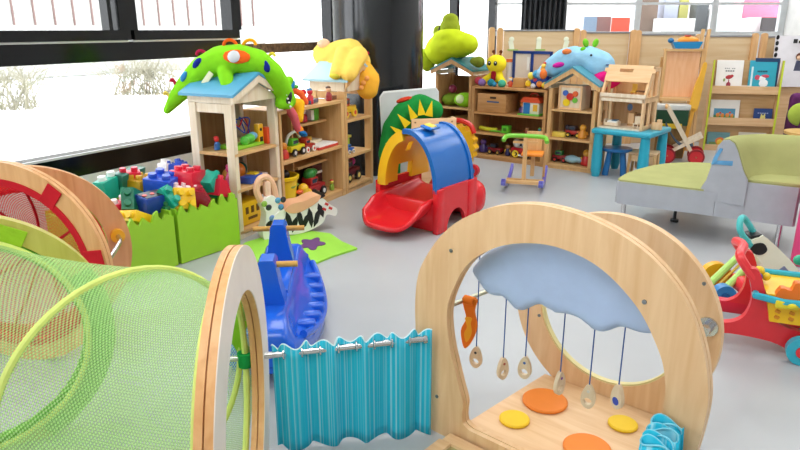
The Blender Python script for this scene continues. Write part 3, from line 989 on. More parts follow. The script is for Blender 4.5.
PA, FA = ring_panel('ring_panel', 'nearest white-faced round panel seen almost edge-on beside the turquoise curtain', -0.42, 1.555, 95.3, 0.393, 0.472, 0.344, ORANGEPLY, plain('#eadfd2', 0.4))
PC3, FC3 = ring_panel('ring_panel', 'olive wooden round panel with green tabs at the far end of the green tunnel', -1.455, 1.916, 30, 0.405, 0.46, 0.389, wood('#cdc468', '#bdb352'))
ha = [R(-62 + 5 * k) for k in range(19)]
obj('green_cover', B().prism([(0.458 * 1.035 * math.cos(a), max(0.003, 0.405 + 0.458 * math.sin(a))) for a in ha] + [((0.372 - 0.02 * math.sin(a * 5)) * 1.035 * math.cos(a), max(0.003, 0.405 + (0.372 - 0.02 * math.sin(a * 5)) * math.sin(a))) for a in reversed(ha)], -0.008, -0.001), cloth('#58a82a'), PC3, smooth=0)
hem_band(PC3, 0.40, 0.389, '#63a82f')
for a in (62, 20, 118):
    tab(PC3, 0.40, 0.389, a, '#9bc832')
PR1, FR1 = ring_panel('ring_panel', 'orange-brown round panel with red tabs around red netting', -1.672, 2.59, -10, 0.45, 0.45, 0.378, ORANGEPLY)
hem_band(PR1, 0.45, 0.378, '#c3202c', w=0.028)
for a in (52, 8, 96):
    tab(PR1, 0.45, 0.378, a, '#c3202c', w=0.07, l=0.085)
PR2, FR2 = ring_panel('ring_panel', 'rearmost orange-brown round panel with yellow knob near the green bin', -1.78, 2.91, 32, 0.36, 0.45, 0.345, ORANGEPLY)
obj('yellow_knob', B().cyl((0.402, -0.03, 0.413), (0.402, 0.0, 0.413), 0.034, n=28), plastic('#f0b020'), PR2)
p0, p1 = Vector(FR2(0.402, -0.03, 0.413)), Vector((-1.33, 2.64, 0.385))
obj('steel_tube', B().tube(cr([p0, p0 + Vector((0.03, -0.06, -0.01)), p0.lerp(p1, 0.55) + Vector((0.01, 0, -0.01)), p1], 6), 0.0125, 10).move(Matrix.Rotation(R(-32), 4, 'Z') @ Matrix.Translation((1.78, -2.91, 0))), STEEL, PR2)
rod = thing('support_rod', 'steel rod through the opening of the nearest round panel', 'rod', (0, 0, 0))
obj('rod', B().cyl((-0.452, 1.935, 0.372), (-0.64, 1.905, 0.367), 0.010), STEEL, rod)
rod_s = thing('fabric_streamer', 'green fabric streamer tied on the rod inside the nearest round panel', 'streamer', (0, 0, 0))
p = Vector((-0.515, 1.925, 0.37))
obj('streamer', B().grid(lambda u, v: Vector((p.x - 0.02 * math.sin(v * 5) + 0.05 * (u - 0.5), p.y + 0.02 * math.cos(v * 4), p.z + 0.22 * v)), 4, 14), cloth('#8fc832'), rod_s, smooth=180).modifiers.new('thick', 'SOLIDIFY').thickness = 0.004
obj('knot', B().cyl((p.x, p.y, p.z - 0.03), (p.x, p.y, p.z + 0.02), 0.024, 0.026), cloth('#1f9a4a'), rod_s)


def tunnel(name, label, stations, net, rib_m, sag=0.05):
    """stations: (x, y, z, heading of the hoop plane in degrees from +y towards +x, radius)"""
    t = thing(name, label, 'play tunnel', (stations[0][0], stations[0][1], 0), 0)
    n = len(stations) - 1
    P = cr([Vector((s_[0], s_[1], s_[2])) for s_ in stations], 24)

    def f(u, v):
        q = v * n
        i = min(int(q), n - 1)
        w_ = q - i
        c = Vector(P[min(int(round(q * 24)), len(P) - 1)]) - Vector((stations[0][0], stations[0][1], 0))
        a0, a1 = stations[i][3], stations[i + 1][3]
        az = R(a0 + (a1 - a0) * w_)
        r = (stations[i][4] + (stations[i + 1][4] - stations[i][4]) * w_) * (1 - sag * math.sin(PI * w_))
        a = 2 * PI * u
        return c + Vector((math.sin(az), math.cos(az), 0)) * (r * math.cos(a)) + Vector((0, 0, r * math.sin(a)))
    obj('net_sleeve', B().grid(f, 72, 24 * n, closed_u=True), net, t, smooth=180)
    for k in range(n + 1):
        obj('hoop', B().tube([f(j / 60, k / n) for j in range(60)], 0.0105, 8, closed=True), rib_m, t)
    return t


NETG = netting('#c0ea9e', 170, 110, 0.55)
NETR = netting('#d8303a', 120, 30, 0.2)
GR = cloth('#d3e27e')
pa = FA(0, 0.06, 0.393)
tunnel('net_tunnel', 'light green net tunnel with hoops in the left foreground', [(pa[0], pa[1], 0.393, -5.3, 0.375), (-0.77, 1.65, 0.398, 38, 0.378), (-1.447, 1.903, 0.40, 60, 0.385)], NETG, GR, 0.05)
tunnel('net_tunnel', 'red net tunnel between the two orange-brown round panels', [(-1.665, 2.632, 0.45, 100, 0.372), (-1.775, 2.905, 0.36, 58, 0.34)], NETR, cloth('#c3202c'), 0.04)
rn = thing('net_door', 'slack red net stretched across the opening of the red-tabbed round panel', 'net', (-1.672, 2.59, 0), -10)
obj('net', B().grid(lambda u, v: Vector((0.375 * v * math.cos(2 * PI * u) * 1.03, 0.03 + 0.16 * (1 - v * v) + 0.012 * math.sin(14 * PI * u) * v, 0.45 + 0.375 * v * math.sin(2 * PI * u))), 64, 12, closed_u=True), netting('#d8303a', 90, 40, 0.40), rn, smooth=180)
for a in (30, 75, 120, 165, 210, 255, 300, 345):
    obj('seam_tape', B().tube([(0.37 * v * math.cos(R(a)) * 1.03, 0.024 + 0.16 * (1 - v * v), 0.45 + 0.37 * v * math.sin(R(a))) for v in [k / 10 for k in range(11)]], 0.006, 6), cloth('#b81c2a'), rn)

# ------------------------------------------------------------------ blue see-saw
ss = thing('seesaw', 'blue plastic see-saw rocker with two wooden handles', 'seesaw', (-0.60, 2.90, 0), 5)
SB = plain('#1f5fd2', 0.16, 0.5, var=0.02)
prof = cr([(-0.61, 0.17), (-0.59, 0.25), (-0.52, 0.28), (-0.45, 0.285), (-0.36, 0.27), (-0.28, 0.26), (-0.15, 0.26), (0, 0.27), (0.15, 0.26), (0.28, 0.26), (0.36, 0.27), (0.45, 0.285), (0.51, 0.26), (0.53, 0.19)], 4)


def flank(y):
    return 0.115 + 0.115 * max(0.0, math.cos(PI * min(0.54, abs(y)) / 1.08)) ** 0.8


b = B()
loops = []
for y, z1 in prof:
    f_ = min(1.0, abs(y) / 0.53)
    z0 = 0.005 + 0.09 * f_ ** 2
    wt = 0.088 + 0.012 * f_ ** 4
    xo = max(flank(y), wt + 0.02)
    zr = min(z0 + 0.10, z1 - 0.05)
    zi = max(zr + 0.01, 0.195 * (1 - 0.2 * f_))
    sec = [(xo - 0.03, z0), (xo, z0 + 0.03), (xo, zr), (xo - 0.012, zr + 0.012), (wt + 0.03, min(zi, z1 - 0.03)), (wt + 0.004, z1 - 0.025), (wt - 0.004, z1 - 0.008), (wt * 0.78, z1)]
    ring_ = [(x, z) for x, z in sec] + [(-x, z) for x, z in reversed(sec)]
    loops.append([b.bm.verts.new((x, y, z)) for x, z in ring_])
nS = len(loops[0])
for i in range(len(loops) - 1):
    for k in range(nS):
        b.bm.faces.new((loops[i][k], loops[i][(k + 1) % nS], loops[i + 1][(k + 1) % nS], loops[i + 1][k]))
b.bm.faces.new(loops[0])
b.bm.faces.new(list(reversed(loops[-1])))
obj('body', b, SB, ss, smooth=50)
for sx in (-1, 1):
    for k in range(6):
        y = -0.30 + k * 0.115
        xo = flank(y)
        obj('side_step', B().box((sx * (xo * 0.5 + 0.058), y, 0.125 + 0.06 * (y / 0.5) ** 2), (xo - 0.11, 0.055, 0.07), bv=0.014, seg=3), SB, ss)
    rail = [(sx * (flank(y) - 0.004), y, 0.105 + 0.11 * (y / 0.53) ** 2) for y in [-0.44 + 0.88 * j / 24 for j in range(25)]]
    obj('side_rail', B().tube(rail, 0.018, 10), SB, ss)
HW = wood('#d8a552', '#c08a3c', axis='x')
for sy in (-1, 1):
    y = sy * 0.265
    b = B()
    b.prism([(-0.078, 0.24), (0.078, 0.24), (0.055, 0.34), (0.042, 0.42), (0.038, 0.455), (0.028, 0.468), (-0.028, 0.468), (-0.038, 0.455), (-0.042, 0.42), (-0.055, 0.34)], y - 0.05, y + 0.05)
    obj('handle_post', b, SB, ss)
    obj('handle', B().cyl((-0.13, y, 0.435), (0.13, y, 0.435), 0.0135), HW, ss)
obj('seat_ridge', B().box((0, 0, 0.262), (0.15, 0.34, 0.03), bv=0.012), SB, ss)

# ------------------------------------------------------------------ slide house
sl = thing('toddler_slide', 'red toddler slide with blue and yellow arched roof', 'slide', (0.274, 4.427, 0), -38)
RED = plain('#dd1f28', 0.25, 0.5, var=0.02)
BLUE = plain('#1666b8', 0.25, 0.5, var=0.02)
YEL = plain('#fbc21e', 0.28, 0.5, var=0.02)
cxs, rx_, rz_ = -0.27, 0.265, 0.425


def shell(a0, a1, y0, y1, th=0.025, n=18, zc=0.30, k=0.0):
    o = arc(cxs, zc, rx_ + k, rz_ + k, a0, a1, n)
    q = arc(cxs, zc, rx_ - th + k, rz_ - th + k, a1, a0, n)
    return o + q


obj('blue_roof', B().prism(shell(0, 98, -0.03, 0.45), -0.03, 0.45), BLUE, sl)
b = B()
for a0, a1, y0, y1 in ((98, 180, -0.03, 0.15), (98, 180, 0.33, 0.56), (98, 128, 0.15, 0.33), (143, 160, 0.15, 0.33), (128, 143, 0.15, 0.19), (128, 143, 0.25, 0.33)):
    b.prism(shell(a0, a1, 0, 0, 0.045, 10), y0, y1)
b.prism(shell(98, 180, 0, 0, 0.075, 12), -0.035, 0.0)
obj('yellow_wall', b, YEL, sl)
obj('roof_rib', B().prism(shell(0, 96, 0, 0, 0.02, 18, k=0.012), -0.035, 0.0), BLUE, sl)
obj('roof_rib', B().prism(shell(0, 96, 0, 0, 0.02, 18, k=0.012), 0.42, 0.455), BLUE, sl)
obj('roof_recess', B().box((cxs + 0.075, 0.16, 0.735), (0.10, 0.13, 0.02), (0, R(12), 0), bv=0.012), plain('#1a6fc4', 0.25), sl)
obj('roof_window', B().box((cxs + 0.075, 0.16, 0.743), (0.075, 0.07, 0.02), (0, R(12), 0), bv=0.008), plain('#e5d13a', 0.3), sl)
cut = arc(0.225, 0.0, 0.125, 0.15, 180, 0, 12)
wall = [(-0.03, 0.0), (0.10, 0.0)] + cut[1:-1] + [(0.35, 0.0), (0.47, 0.0), (0.50, 0.0), (0.50, 0.33), (-0.03, 0.33)]
for x in (-0.02, -0.545):
    obj('side_wall', B().prism(wall, x, x + 0.03, 'x'), RED, sl)
for x in (-0.005, -0.535):
    for y in (0.01, 0.42):
        obj('leg', B().box((x, y, 0.165), (0.05, 0.09, 0.33), bv=0.012), RED, sl)


def chute(u, v):
    x = (u - 0.5) * 2
    y = 0.42 - 0.76 * v
    z = 0.17 * (1 - v) ** 1.15 + 0.04 + 0.02 * max(0, v - 0.85) / 0.15
    lip = 0.16 * abs(x) ** 5 * min(1, 0.35 + v) * (1.0 if v < 0.8 else 1 - (v - 0.8) * 2.2)
    wdt = 0.232 + 0.012 * math.sin(v * PI / 2)
    y += 0.10 * abs(x) ** 3 * v ** 3
    return Vector((cxs + x * wdt, y, z + lip))


c_ = obj('chute', B().grid(chute, 30, 30), RED, sl, smooth=180)
m_ = c_.modifiers.new('thick', 'SOLIDIFY')
m_.thickness = 0.03
m_.offset = -1
obj('rear_step', B().box((cxs + 0.03, 0.60, 0.14), (0.50, 0.24, 0.28), bv=0.11, seg=5), RED, sl)
obj('front_sill', B().box((cxs, 0.0, 0.12), (0.48, 0.05, 0.22), bv=0.02), RED, sl)

# ------------------------------------------------------------------ wooden rocking seat
rk = thing('rocking_seat', 'small wooden rocker with green handlebar and purple runners', 'rocking toy', (1.18, 5.93, 0), -16)
PUR = plastic('#5b57b8')
for sx in (-1, 1):
    x = sx * 0.165
    run = cr([(-0.36, 0.09), (-0.2, 0.03), (0.0, 0.008), (0.2, 0.03), (0.36, 0.09)], 5)
    obj('runner', B().prism(run + [(y, z + 0.04) for y, z in reversed(run)], x - 0.014, x + 0.014, 'x'), PUR, rk)
    obj('runner_cap', B().cyl((x - 0.02, -0.33, 0.095), (x + 0.02, -0.33, 0.095), 0.032), plastic('#6f74cc'), rk)
obj('cross_bar', B().box((0, -0.29, 0.095), (0.34, 0.035, 0.03)), PINEX, rk)
obj('cross_bar', B().box((0, -0.05, 0.06), (0.34, 0.035, 0.025)), PINEX, rk)
obj('front_post', B().box((0, -0.2, 0.29), (0.035, 0.05, 0.44)), PINE, rk)
obj('handlebar', B().tube(cr([(-0.19, -0.27, 0.46), (-0.16, -0.22, 0.495), (0, -0.21, 0.50), (0.16, -0.22, 0.495), (0.19, -0.27, 0.46)], 4), 0.02, 8), plastic('#77c832'), rk)
obj('handle_bar_brace', B().box((0.0, -0.2, 0.44), (0.22, 0.02, 0.02)), PINEX, rk)
obj('seat', B().box((0.05, 0.04, 0.30), (0.2, 0.22, 0.025), bv=0.01), plain('#ee8a1e', 0.4), rk)
obj('seat_back', B().box((0.05, 0.16, 0.40), (0.14, 0.02, 0.18)), PINE, rk)
obj('rear_post', B().box((0.05, 0.12, 0.19), (0.035, 0.05, 0.24)), PINE, rk)
obj('rear_post', B().box((0.155, 0.16, 0.25), (0.022, 0.022, 0.44)), PINE, rk)

# ------------------------------------------------------------------ zebra and mat
mp_ = [(-1.06, 4.20), (-0.93, 4.36), (-0.80, 4.33), (-0.64, 4.46), (-0.50, 4.40), (-0.40, 4.22), (-0.285, 4.08), (-0.44, 3.92), (-0.60, 3.70), (-0.72, 3.62), (-0.76, 3.38), (-0.90, 3.62), (-1.0, 3.86), (-1.10, 4.0)]
mt = thing('play_mat', 'bright green leaf-edged floor mat behind the blue see-saw', 'mat', (0, 0, 0))
obj('mat', B().prism(mp_, 0.001, 0.014, 'z'), plain('#9ad845', 0.8, bump=0.2), mt, smooth=0)
fp = [(-0.60 + 0.075 * (1 + 0.25 * math.cos(5 * a)) * math.cos(a), 4.16 + 0.11 * (1 + 0.25 * math.cos(5 * a)) * math.sin(a)) for a in [2 * PI * k / 40 for k in range(40)]]
tag(obj('flower_patch', B().prism(fp, 0.014, 0.019, 'z'), plain('#6a3f78', 0.8), mt, smooth=0), 'purple flower patch')

zb = thing('zebra_rocker', 'white zebra rocking toy with black stripes and peach saddle', 'rocking toy', (-0.955, 4.30, 0), 34)
zb.scale = (1.0, 1.0, 1.0)
ZW = plain('#f4f2ec', 0.4)
body = cr([(0.08, 0.06), (0.05, 0.14), (0.1, 0.20), (0.2, 0.215), (0.33, 0.22), (0.43, 0.25), (0.49, 0.20), (0.555, 0.15), (0.54, 0.10), (0.47, 0.12), (0.43, 0.06), (0.3, 0.02), (0.18, 0.02)], 4, True)
obj('body', B().prism(body, -0.06, 0.06), ZW, zb)
for k, (x, z, h, a) in enumerate(((0.17, 0.12, 0.13, 18), (0.21, 0.09, 0.10, -14), (0.255, 0.12, 0.13, 12), (0.295, 0.10, 0.12, -28), (0.335, 0.12, 0.13, 10), (0.385, 0.11, 0.12, -16), (0.42, 0.16, 0.10, 24), (0.125, 0.1, 0.08, -10))):
    obj('stripe', B().prism([(x + (dx * math.cos(R(a)) - dz_ * math.sin(R(a))), z + (dx * math.sin(R(a)) + dz_ * math.cos(R(a)))) for dx, dz_ in ((-0.006, -h * .6), (0.02, -h / 4), (0.022, h / 4), (0.006, h * .6), (-0.018, h / 4), (-0.017, -h / 4))], -0.062, 0.062), BLACK, zb, smooth=0)
obj('saddle', B().prism(cr([(0.14, 0.21), (0.2, 0.245), (0.29, 0.25), (0.36, 0.27), (0.42, 0.275), (0.40, 0.235), (0.33, 0.20), (0.25, 0.175), (0.18, 0.18)], 4, True), -0.07, 0.07), plain('#efb48a', 0.5), zb)
for dx, dz_ in ((0.47, 0.20), (0.45, 0.165), (0.5, 0.165)):
    obj('red_mark', B().box((dx, 0, dz_), (0.03, 0.125, 0.018), (0, R(30), 0)), plain('#d23a36', 0.5), zb, smooth=0)
obj('snout_patch', B().box((0.435, 0, 0.262), (0.05, 0.122, 0.02), (0, R(-20), 0)), BLACK, zb, smooth=0)
obj('head', B().prism(cr([(0.0, 0.0), (-0.025, 0.06), (0.0, 0.13), (0.01, 0.20), (-0.01, 0.26), (0.02, 0.31), (0.08, 0.31), (0.105, 0.24), (0.12, 0.14), (0.10, 0.02)], 4, True), -0.05, 0.05), ZW, zb)
obj('handle_loop', B().tube(cr([(-0.005, 0, 0.28), (-0.03, 0, 0.36), (-0.005, 0, 0.43), (0.05, 0, 0.44), (0.09, 0, 0.38), (0.105, 0, 0.28), (0.11, 0, 0.18)], 5), 0.024, 10), plain('#efbd98', 0.5), zb)
obj('neck_piece', B().box((0.045, 0, 0.36), (0.05, 0.06, 0.12), bv=0.02), plain('#f2cbb0', 0.5), zb)
for x, z, h in ((0.0, 0.27, '#8fb545'), (0.12, 0.23, '#4b90b8'), (0.1, 0.28, '#5a9fc8'), (0.03, 0.24, '#2e2e34'), (0.14, 0.28, '#2e2e34'), (0.05, 0.16, '#6c8fc8')):
    obj('face_spot', B().ball((x, -0.05, z), (0.022, 0.01, 0.022)), plain(h, 0.5), zb)
obj('red_mark', B().box((0.035, -0.052, 0.075), (0.02, 0.006, 0.06)), plain('#d23a36', 0.5), zb)
obj('black_patch', B().prism(cr([(0.0, 0.12), (0.05, 0.15), (0.13, 0.12), (0.1, 0.09), (0.03, 0.09)], 3, True), -0.053, 0.053), BLACK, zb)

# ------------------------------------------------------------------ sofa
SO, SD = (1.56, 4.55), -32
sf = thing('lounge_sofa', 'low grey lounge sofa with lime seats and curved backrest', 'sofa', (SO[0], SO[1], 0), SD)
GREY = plain('#a9adb4', 0.95, 0.1, var=0.05, bump=0.15, bscale=180)
LIME = plain('#a7a970', 0.95, 0.1, var=0.05, bump=0.15, bscale=180)
bench = cr([(0.62, 0.0), (0.0, 0.0), (0.0, 0.18), (0.05, 0.47), (0.16, 0.75), (0.35, 0.96), (0.62, 1.06)], 6)
bench = [(0.66, 0.0), (0.02, 0.0), (0.0, 0.03)] + cr([(0.0, 0.03), (0.01, 0.25), (0.055, 0.47), (0.16, 0.75), (0.35, 0.96), (0.66, 1.06)], 6)[1:]
obj('bench_base', B().prism(bench, 0.20, 0.362, 'z'), GREY, sf, smooth=50)
obj('bench_cushion', B().prism([(0.33 + (x - 0.33) * 0.985, 0.5 + (y - 0.5) * 0.985) for x, y in bench], 0.362, 0.375, 'z'), LIME, sf, smooth=50)
obj('seat_base', B().prism([(0.662, 0.001), (1.125, 0.001), (1.14, 0.02), (1.14, 0.52), (0.662, 0.52)], 0.20, 0.455, 'z'), GREY, sf, smooth=50)
obj('seat_cushion', B().box((0.94, 0.26, 0.465), (0.39, 0.50, 0.03), bv=0.012), LIME, sf)
path = cr([(0.0, 0.0), (0.01, 0.10), (0.05, 0.22), (0.13, 0.32), (0.25, 0.385), (0.44, 0.41)], 6)
sect = [(0.553, 0.30), (0.565, 0.39), (0.588, 0.44), (0.605, 0.53), (0.618, 0.62), (0.632, 0.68), (0.655, 0.715), (0.69, 0.722), (0.725, 0.70), (0.75, 0.655), (0.772, 0.60), (0.80, 0.53), (0.835, 0.47), (0.835, 0.30)]


def sweep(sec, k0=0, k1=None, out=0.0, closed=True):
    b = B()
    L = []
    P = path[k0:k1]
    for i, p in enumerate(P):
        a = Vector(P[max(0, i - 1)])
        c = Vector(P[min(len(P) - 1, i + 1)])
        d = (c - a).normalized()
        nrm = Vector((d.y, -d.x))
        base = Vector(p)
        row = []
        for x, z in sec:
            q = base + nrm * (x - 0.69) + Vector((0.69, 0))
            row.append(b.bm.verts.new((q.x, q.y, z)))
        L.append(row)
    n = len(sec)
    for i in range(len(L) - 1):
        for k in range(n if closed else n - 1):
            b.bm.faces.new((L[i][k], L[i][(k + 1) % n], L[i + 1][(k + 1) % n], L[i + 1][k]))
    if closed:
        b.bm.faces.new(L[0])
        b.bm.faces.new(list(reversed(L[-1])))
    return b


obj('backrest', sweep(sect), GREY, sf, smooth=40)
lime_sec = [(x + (0.004 if x > 0.69 else 0), z + 0.006) for x, z in sect[6:13]] + [(x - 0.004, z - 0.004) for x, z in reversed(sect[6:13])]
obj('backrest_cover', sweep(lime_sec, 1), LIME, sf, smooth=40)
obj('blue_stain', B().prism([(0.605, 0.55), (0.635, 0.555), (0.64, 0.60), (0.665, 0.66), (0.645, 0.665), (0.615, 0.60)], -0.003, 0.0).prism([(0.62, 0.555), (0.78, 0.555), (0.765, 0.59), (0.64, 0.58)], -0.003, 0.0), plain('#5f9cc8', 0.95, var=0.25), sf, smooth=0)
for x, y in ((0.06, 0.06), (0.60, 0.9), (1.06, 0.06), (1.06, 0.45), (0.3, 0.8)):
    obj('leg', B().cyl((x, y, 0), (x, y, 0.2), 0.017), STEEL, sf)
obj('foot', B().cyl((0.36, 0.45, 0), (0.36, 0.45, 0.02), 0.03).cyl((0.36, 0.45, 0.02), (0.36, 0.45, 0.2), 0.012), BLACK, sf)
tag(obj('foam_block', B().box((0, 0, 0.29), (0.26, 0.22, 0.58), bv=0.015), plain('#e0447c', 0.6), loc=(2.60, 3.80, 0), rot=(0, 0, R(-32))), 'tall pink block at the right end of the grey sofa', 'block')

# ------------------------------------------------------------------ push walkers at the right
wk = thing('push_walker', 'red push walker trolley with yellow basket and blue wheels', 'push toy', (1.755, 2.60, 0), -22)
TQ2 = plastic('#35b3cc')
for y, s in ((0.0, 1), (0.26, 1)):
    fr_ = cr([(-0.42, 0.075), (-0.40, 0.13), (-0.28, 0.125), (-0.215, 0.16), (-0.19, 0.24), (-0.205, 0.33), (-0.235, 0.39), (-0.18, 0.39), (-0.14, 0.29), (-0.11, 0.19), (-0.04, 0.145), (0.05, 0.12), (0.09, 0.06), (0.02, 0.03), (-0.09, 0.065), (-0.25, 0.075), (-0.36, 0.06)], 4, True)
    obj('side_frame', B().prism(fr_, y, y + 0.04), plain('#e03038', 0.3), wk)
for x in (0.03, -0.42):
    for y in (-0.045, 0.315):
        wh = obj('wheel', B().cyl((x, y - 0.02, 0.064), (x, y + 0.02, 0.064), 0.064, n=28), TQ2, wk)
        obj('hub', B().cyl((x, y - 0.026, 0.064), (x, y + 0.026, 0.064), 0.028), plain('#e03038', 0.3), wh)
obj('handle', B().tube(cr([(-0.19, 0.02, 0.35), (-0.24, 0.02, 0.41), (-0.26, 0.04, 0.445), (-0.24, 0.14, 0.46), (-0.26, 0.25, 0.445), (-0.24, 0.28, 0.41), (-0.19, 0.28, 0.35)], 5), 0.021, 10), plain('#ec3a40', 0.3), wk)
obj('basket', B().prism([(-0.11, 0.17), (0.16, 0.17), (0.19, 0.30), (-0.14, 0.30)], -0.02, 0.25), plain('#f7c415', 0.35), wk)
for k in range(5):
    for j in range(3):
        obj('basket_slot', B().box((-0.085 + k * 0.055, -0.021, 0.195 + 0.028 * j), (0.022, 0.008, 0.016), (0, R(20), 0), bv=0.003, seg=1), plain('#d88a12', 0.5), wk)
obj('tray_rim', B().tube([(-0.18, -0.025, 0.285), (-0.07, -0.04, 0.275), (0.06, -0.04, 0.28), (0.22, -0.025, 0.31), (0.22, 0.26, 0.31), (-0.18, 0.26, 0.305)], 0.017, 8, closed=True), TQ2, wk)
obj('orange_panel', B().prism(cr([(-0.10, 0.27), (-0.09, 0.335), (-0.05, 0.33), (-0.04, 0.365), (-0.01, 0.365), (-0.01, 0.325), (0.03, 0.32), (0.03, 0.27)], 3, True), -0.03, 0.01), plain('#f07818', 0.35), wk)
obj('front_bar', B().box((0.22, 0.15, 0.13), (0.2, 0.30, 0.05), (0, R(30), 0), bv=0.015), plain('#d92a34', 0.3), wk)
obj('yellow_buckle', B().box((-0.06, -0.045, 0.268), (0.09, 0.02, 0.035), bv=0.006).ball((-0.04, -0.055, 0.268), (0.02, 0.01, 0.013)), plain('#e9d92c', 0.35), wk)
obj('bead_figure', B().ball((-0.16, 0.13, 0.35), 0.024).ball((-0.13, 0.12, 0.33), 0.02), plain('#e3c92a', 0.4), wk)
obj('purple_bead', B().ball((-0.17, 0.10, 0.33), 0.024), plain('#5a4bb0', 0.4), wk)

w2 = thing('push_walker', 'lime green framed walker with white console behind the red walker', 'push toy', (1.75, 3.15, 0), 0)
LG = plain('#b4e07a', 0.3)
b0, b1 = Vector((-0.04, 0.03, 0.075)), Vector((0.16, 0.14, 0.20))
for q in (Vector((0, 0, 0)), Vector((-0.035, 0.075, 0.012))):
    obj('handle_bar', B().tube([b0 + q, b1 + q], 0.02, 10), LG, w2)
for e, d in ((b0, -1), (b1, 1)):
    q = Vector((-0.035, 0.075, 0.012))
    obj('handle_end', B().tube([e, e + q * 0.5 + (b1 - b0).normalized() * 0.03 * d, e + q], 0.02, 10), LG, w2)
obj('slat', B().tube([b0.lerp(b1, 0.15) + q * 0.5, b0.lerp(b1, 0.85) + q * 0.5], 0.007, 6), plain('#c9a03c', 0.4), w2)
wh = obj('wheel', B().cyl((0.02, 0.21, 0.085), (0.02, 0.255, 0.085), 0.085, n=28), plastic('#f2b21c'), w2)
obj('hub', B().cyl((0.02, 0.202, 0.085), (0.02, 0.262, 0.085), 0.03), plastic('#e8952a'), wh)
wh = obj('wheel', B().cyl((-0.03, 0.0, 0.06), (-0.03, 0.05, 0.06), 0.06, n=28), plastic('#2f80c0'), w2)
obj('hub', B().cyl((-0.03, -0.008, 0.06), (-0.03, 0.058, 0.06), 0.022), plastic('#1d5c98'), wh)
con = [(0.06, 0.35), (0.10, 0.39), (0.14, 0.385), (0.33, 0.215), (0.345, 0.15), (0.28, 0.11), (0.19, 0.17)]
obj('console', B().prism(cr(con, 3, True), 0.0, 0.11), plain('#f0f2dc', 0.35), w2)
obj('console_slot', B().prism(cr([(0.06, 0.325), (0.075, 0.355), (0.12, 0.36), (0.145, 0.325), (0.125, 0.30), (0.09, 0.30)], 3, True), -0.006, 0.004), BLACK, w2)
obj('console_cap', B().box((0.09, 0.055, 0.388), (0.06, 0.09, 0.025), (0, R(-15), 0), bv=0.008), BLACK, w2)
obj('screen', B().prism([(0.21, 0.20), (0.25, 0.235), (0.29, 0.195), (0.25, 0.165)], -0.005, 0.002), plain('#7a86a8', 0.3), w2)
obj('loop_handle', B().tube(cr([(0.12, 0.02, 0.30), (0.05, 0.01, 0.36), (0.0, 0.01, 0.42), (0.0, 0.03, 0.47), (0.03, 0.06, 0.48), (0.07, 0.07, 0.44), (0.12, 0.07, 0.37)], 5), 0.016, 10), plastic('#4cc0c0'), w2)
obj('teal_knob', B().ball((0.34, 0.02, 0.26), (0.035, 0.025, 0.03)), plastic('#2fae8a'), w2)
obj('base', B().box((0.22, 0.06, 0.09), (0.36, 0.16, 0.08), (0, R(8), 0), bv=0.025), plain('#e8343c', 0.3), w2)
wh = obj('wheel', B().cyl((0.34, -0.06, 0.06), (0.34, -0.02, 0.06), 0.06, n=28), plastic('#2f80c0'), w2)
tag(obj('toy_bar', B().box((0, 0, 0.10), (0.25, 0.06, 0.07), bv=0.02).box((-0.06, 0, 0.035), (0.04, 0.05, 0.07)), plain('#d92a44', 0.3), loc=(1.60, 2.97, 0), rot=(0, 0, R(-22))), 'low red plastic bar behind the red walker frame', 'toy')
# ------------------------------------------------------------------ green brick bins
def grass_top(x0, x1, z, n, seed):
    rnd = random.Random(seed)
    P = []
    wv = (x1 - x0) / n
    for k in range(n):
        x = x0 + k * wv
        h = 0.035 + 0.045 * rnd.random()
        P += [(x + 0.1 * wv, z), (x + 0.35 * wv, z + h * 0.75), (x + 0.45 * wv + (rnd.random() - .5) * wv * .8, z + h), (x + 0.72 * wv, z + h * 0.45), (x + 0.95 * wv, z + 0.004)]
    return P


BINO, BIND = (-1.377, 3.806), 54.7
BF = frame(BINO, BIND)
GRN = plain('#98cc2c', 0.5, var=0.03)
for k, (x0, lab) in enumerate(((-0.50, 'left green brick bin with grass-shaped top edge, nearer the round panels'), (0.0, 'right green brick bin with grass-shaped top edge, beside the gabled shelf'))):
    t = thing('brick_bin', lab, 'bin', BF(x0, 0), BIND, 'green grass bins')
    L = 0.475
    front = [(0, 0.005), (L, 0.005), (L, 0.33)] + list(reversed(grass_top(0.0, L, 0.315, 6, 11 + k))) + [(0, 0.33)]
    obj('front_panel', B().prism(front, -0.012, 0.006), GRN, t, smooth=0)
    obj('back_panel', B().prism([(0, 0.005), (L, 0.005), (L, 0.37), (0, 0.37)], 0.56, 0.575), GRN, t, smooth=0)
    for x in (0.0, L - 0.015):
        obj('side_panel', B().box((x + 0.0075, 0.283, 0.18), (0.015, 0.555, 0.35)), GRN, t, smooth=0)
    obj('bottom', B().box((L / 2, 0.283, 0.19), (L - 0.03, 0.55, 0.02)), plain('#6f9f2a', 0.6), t, smooth=0)


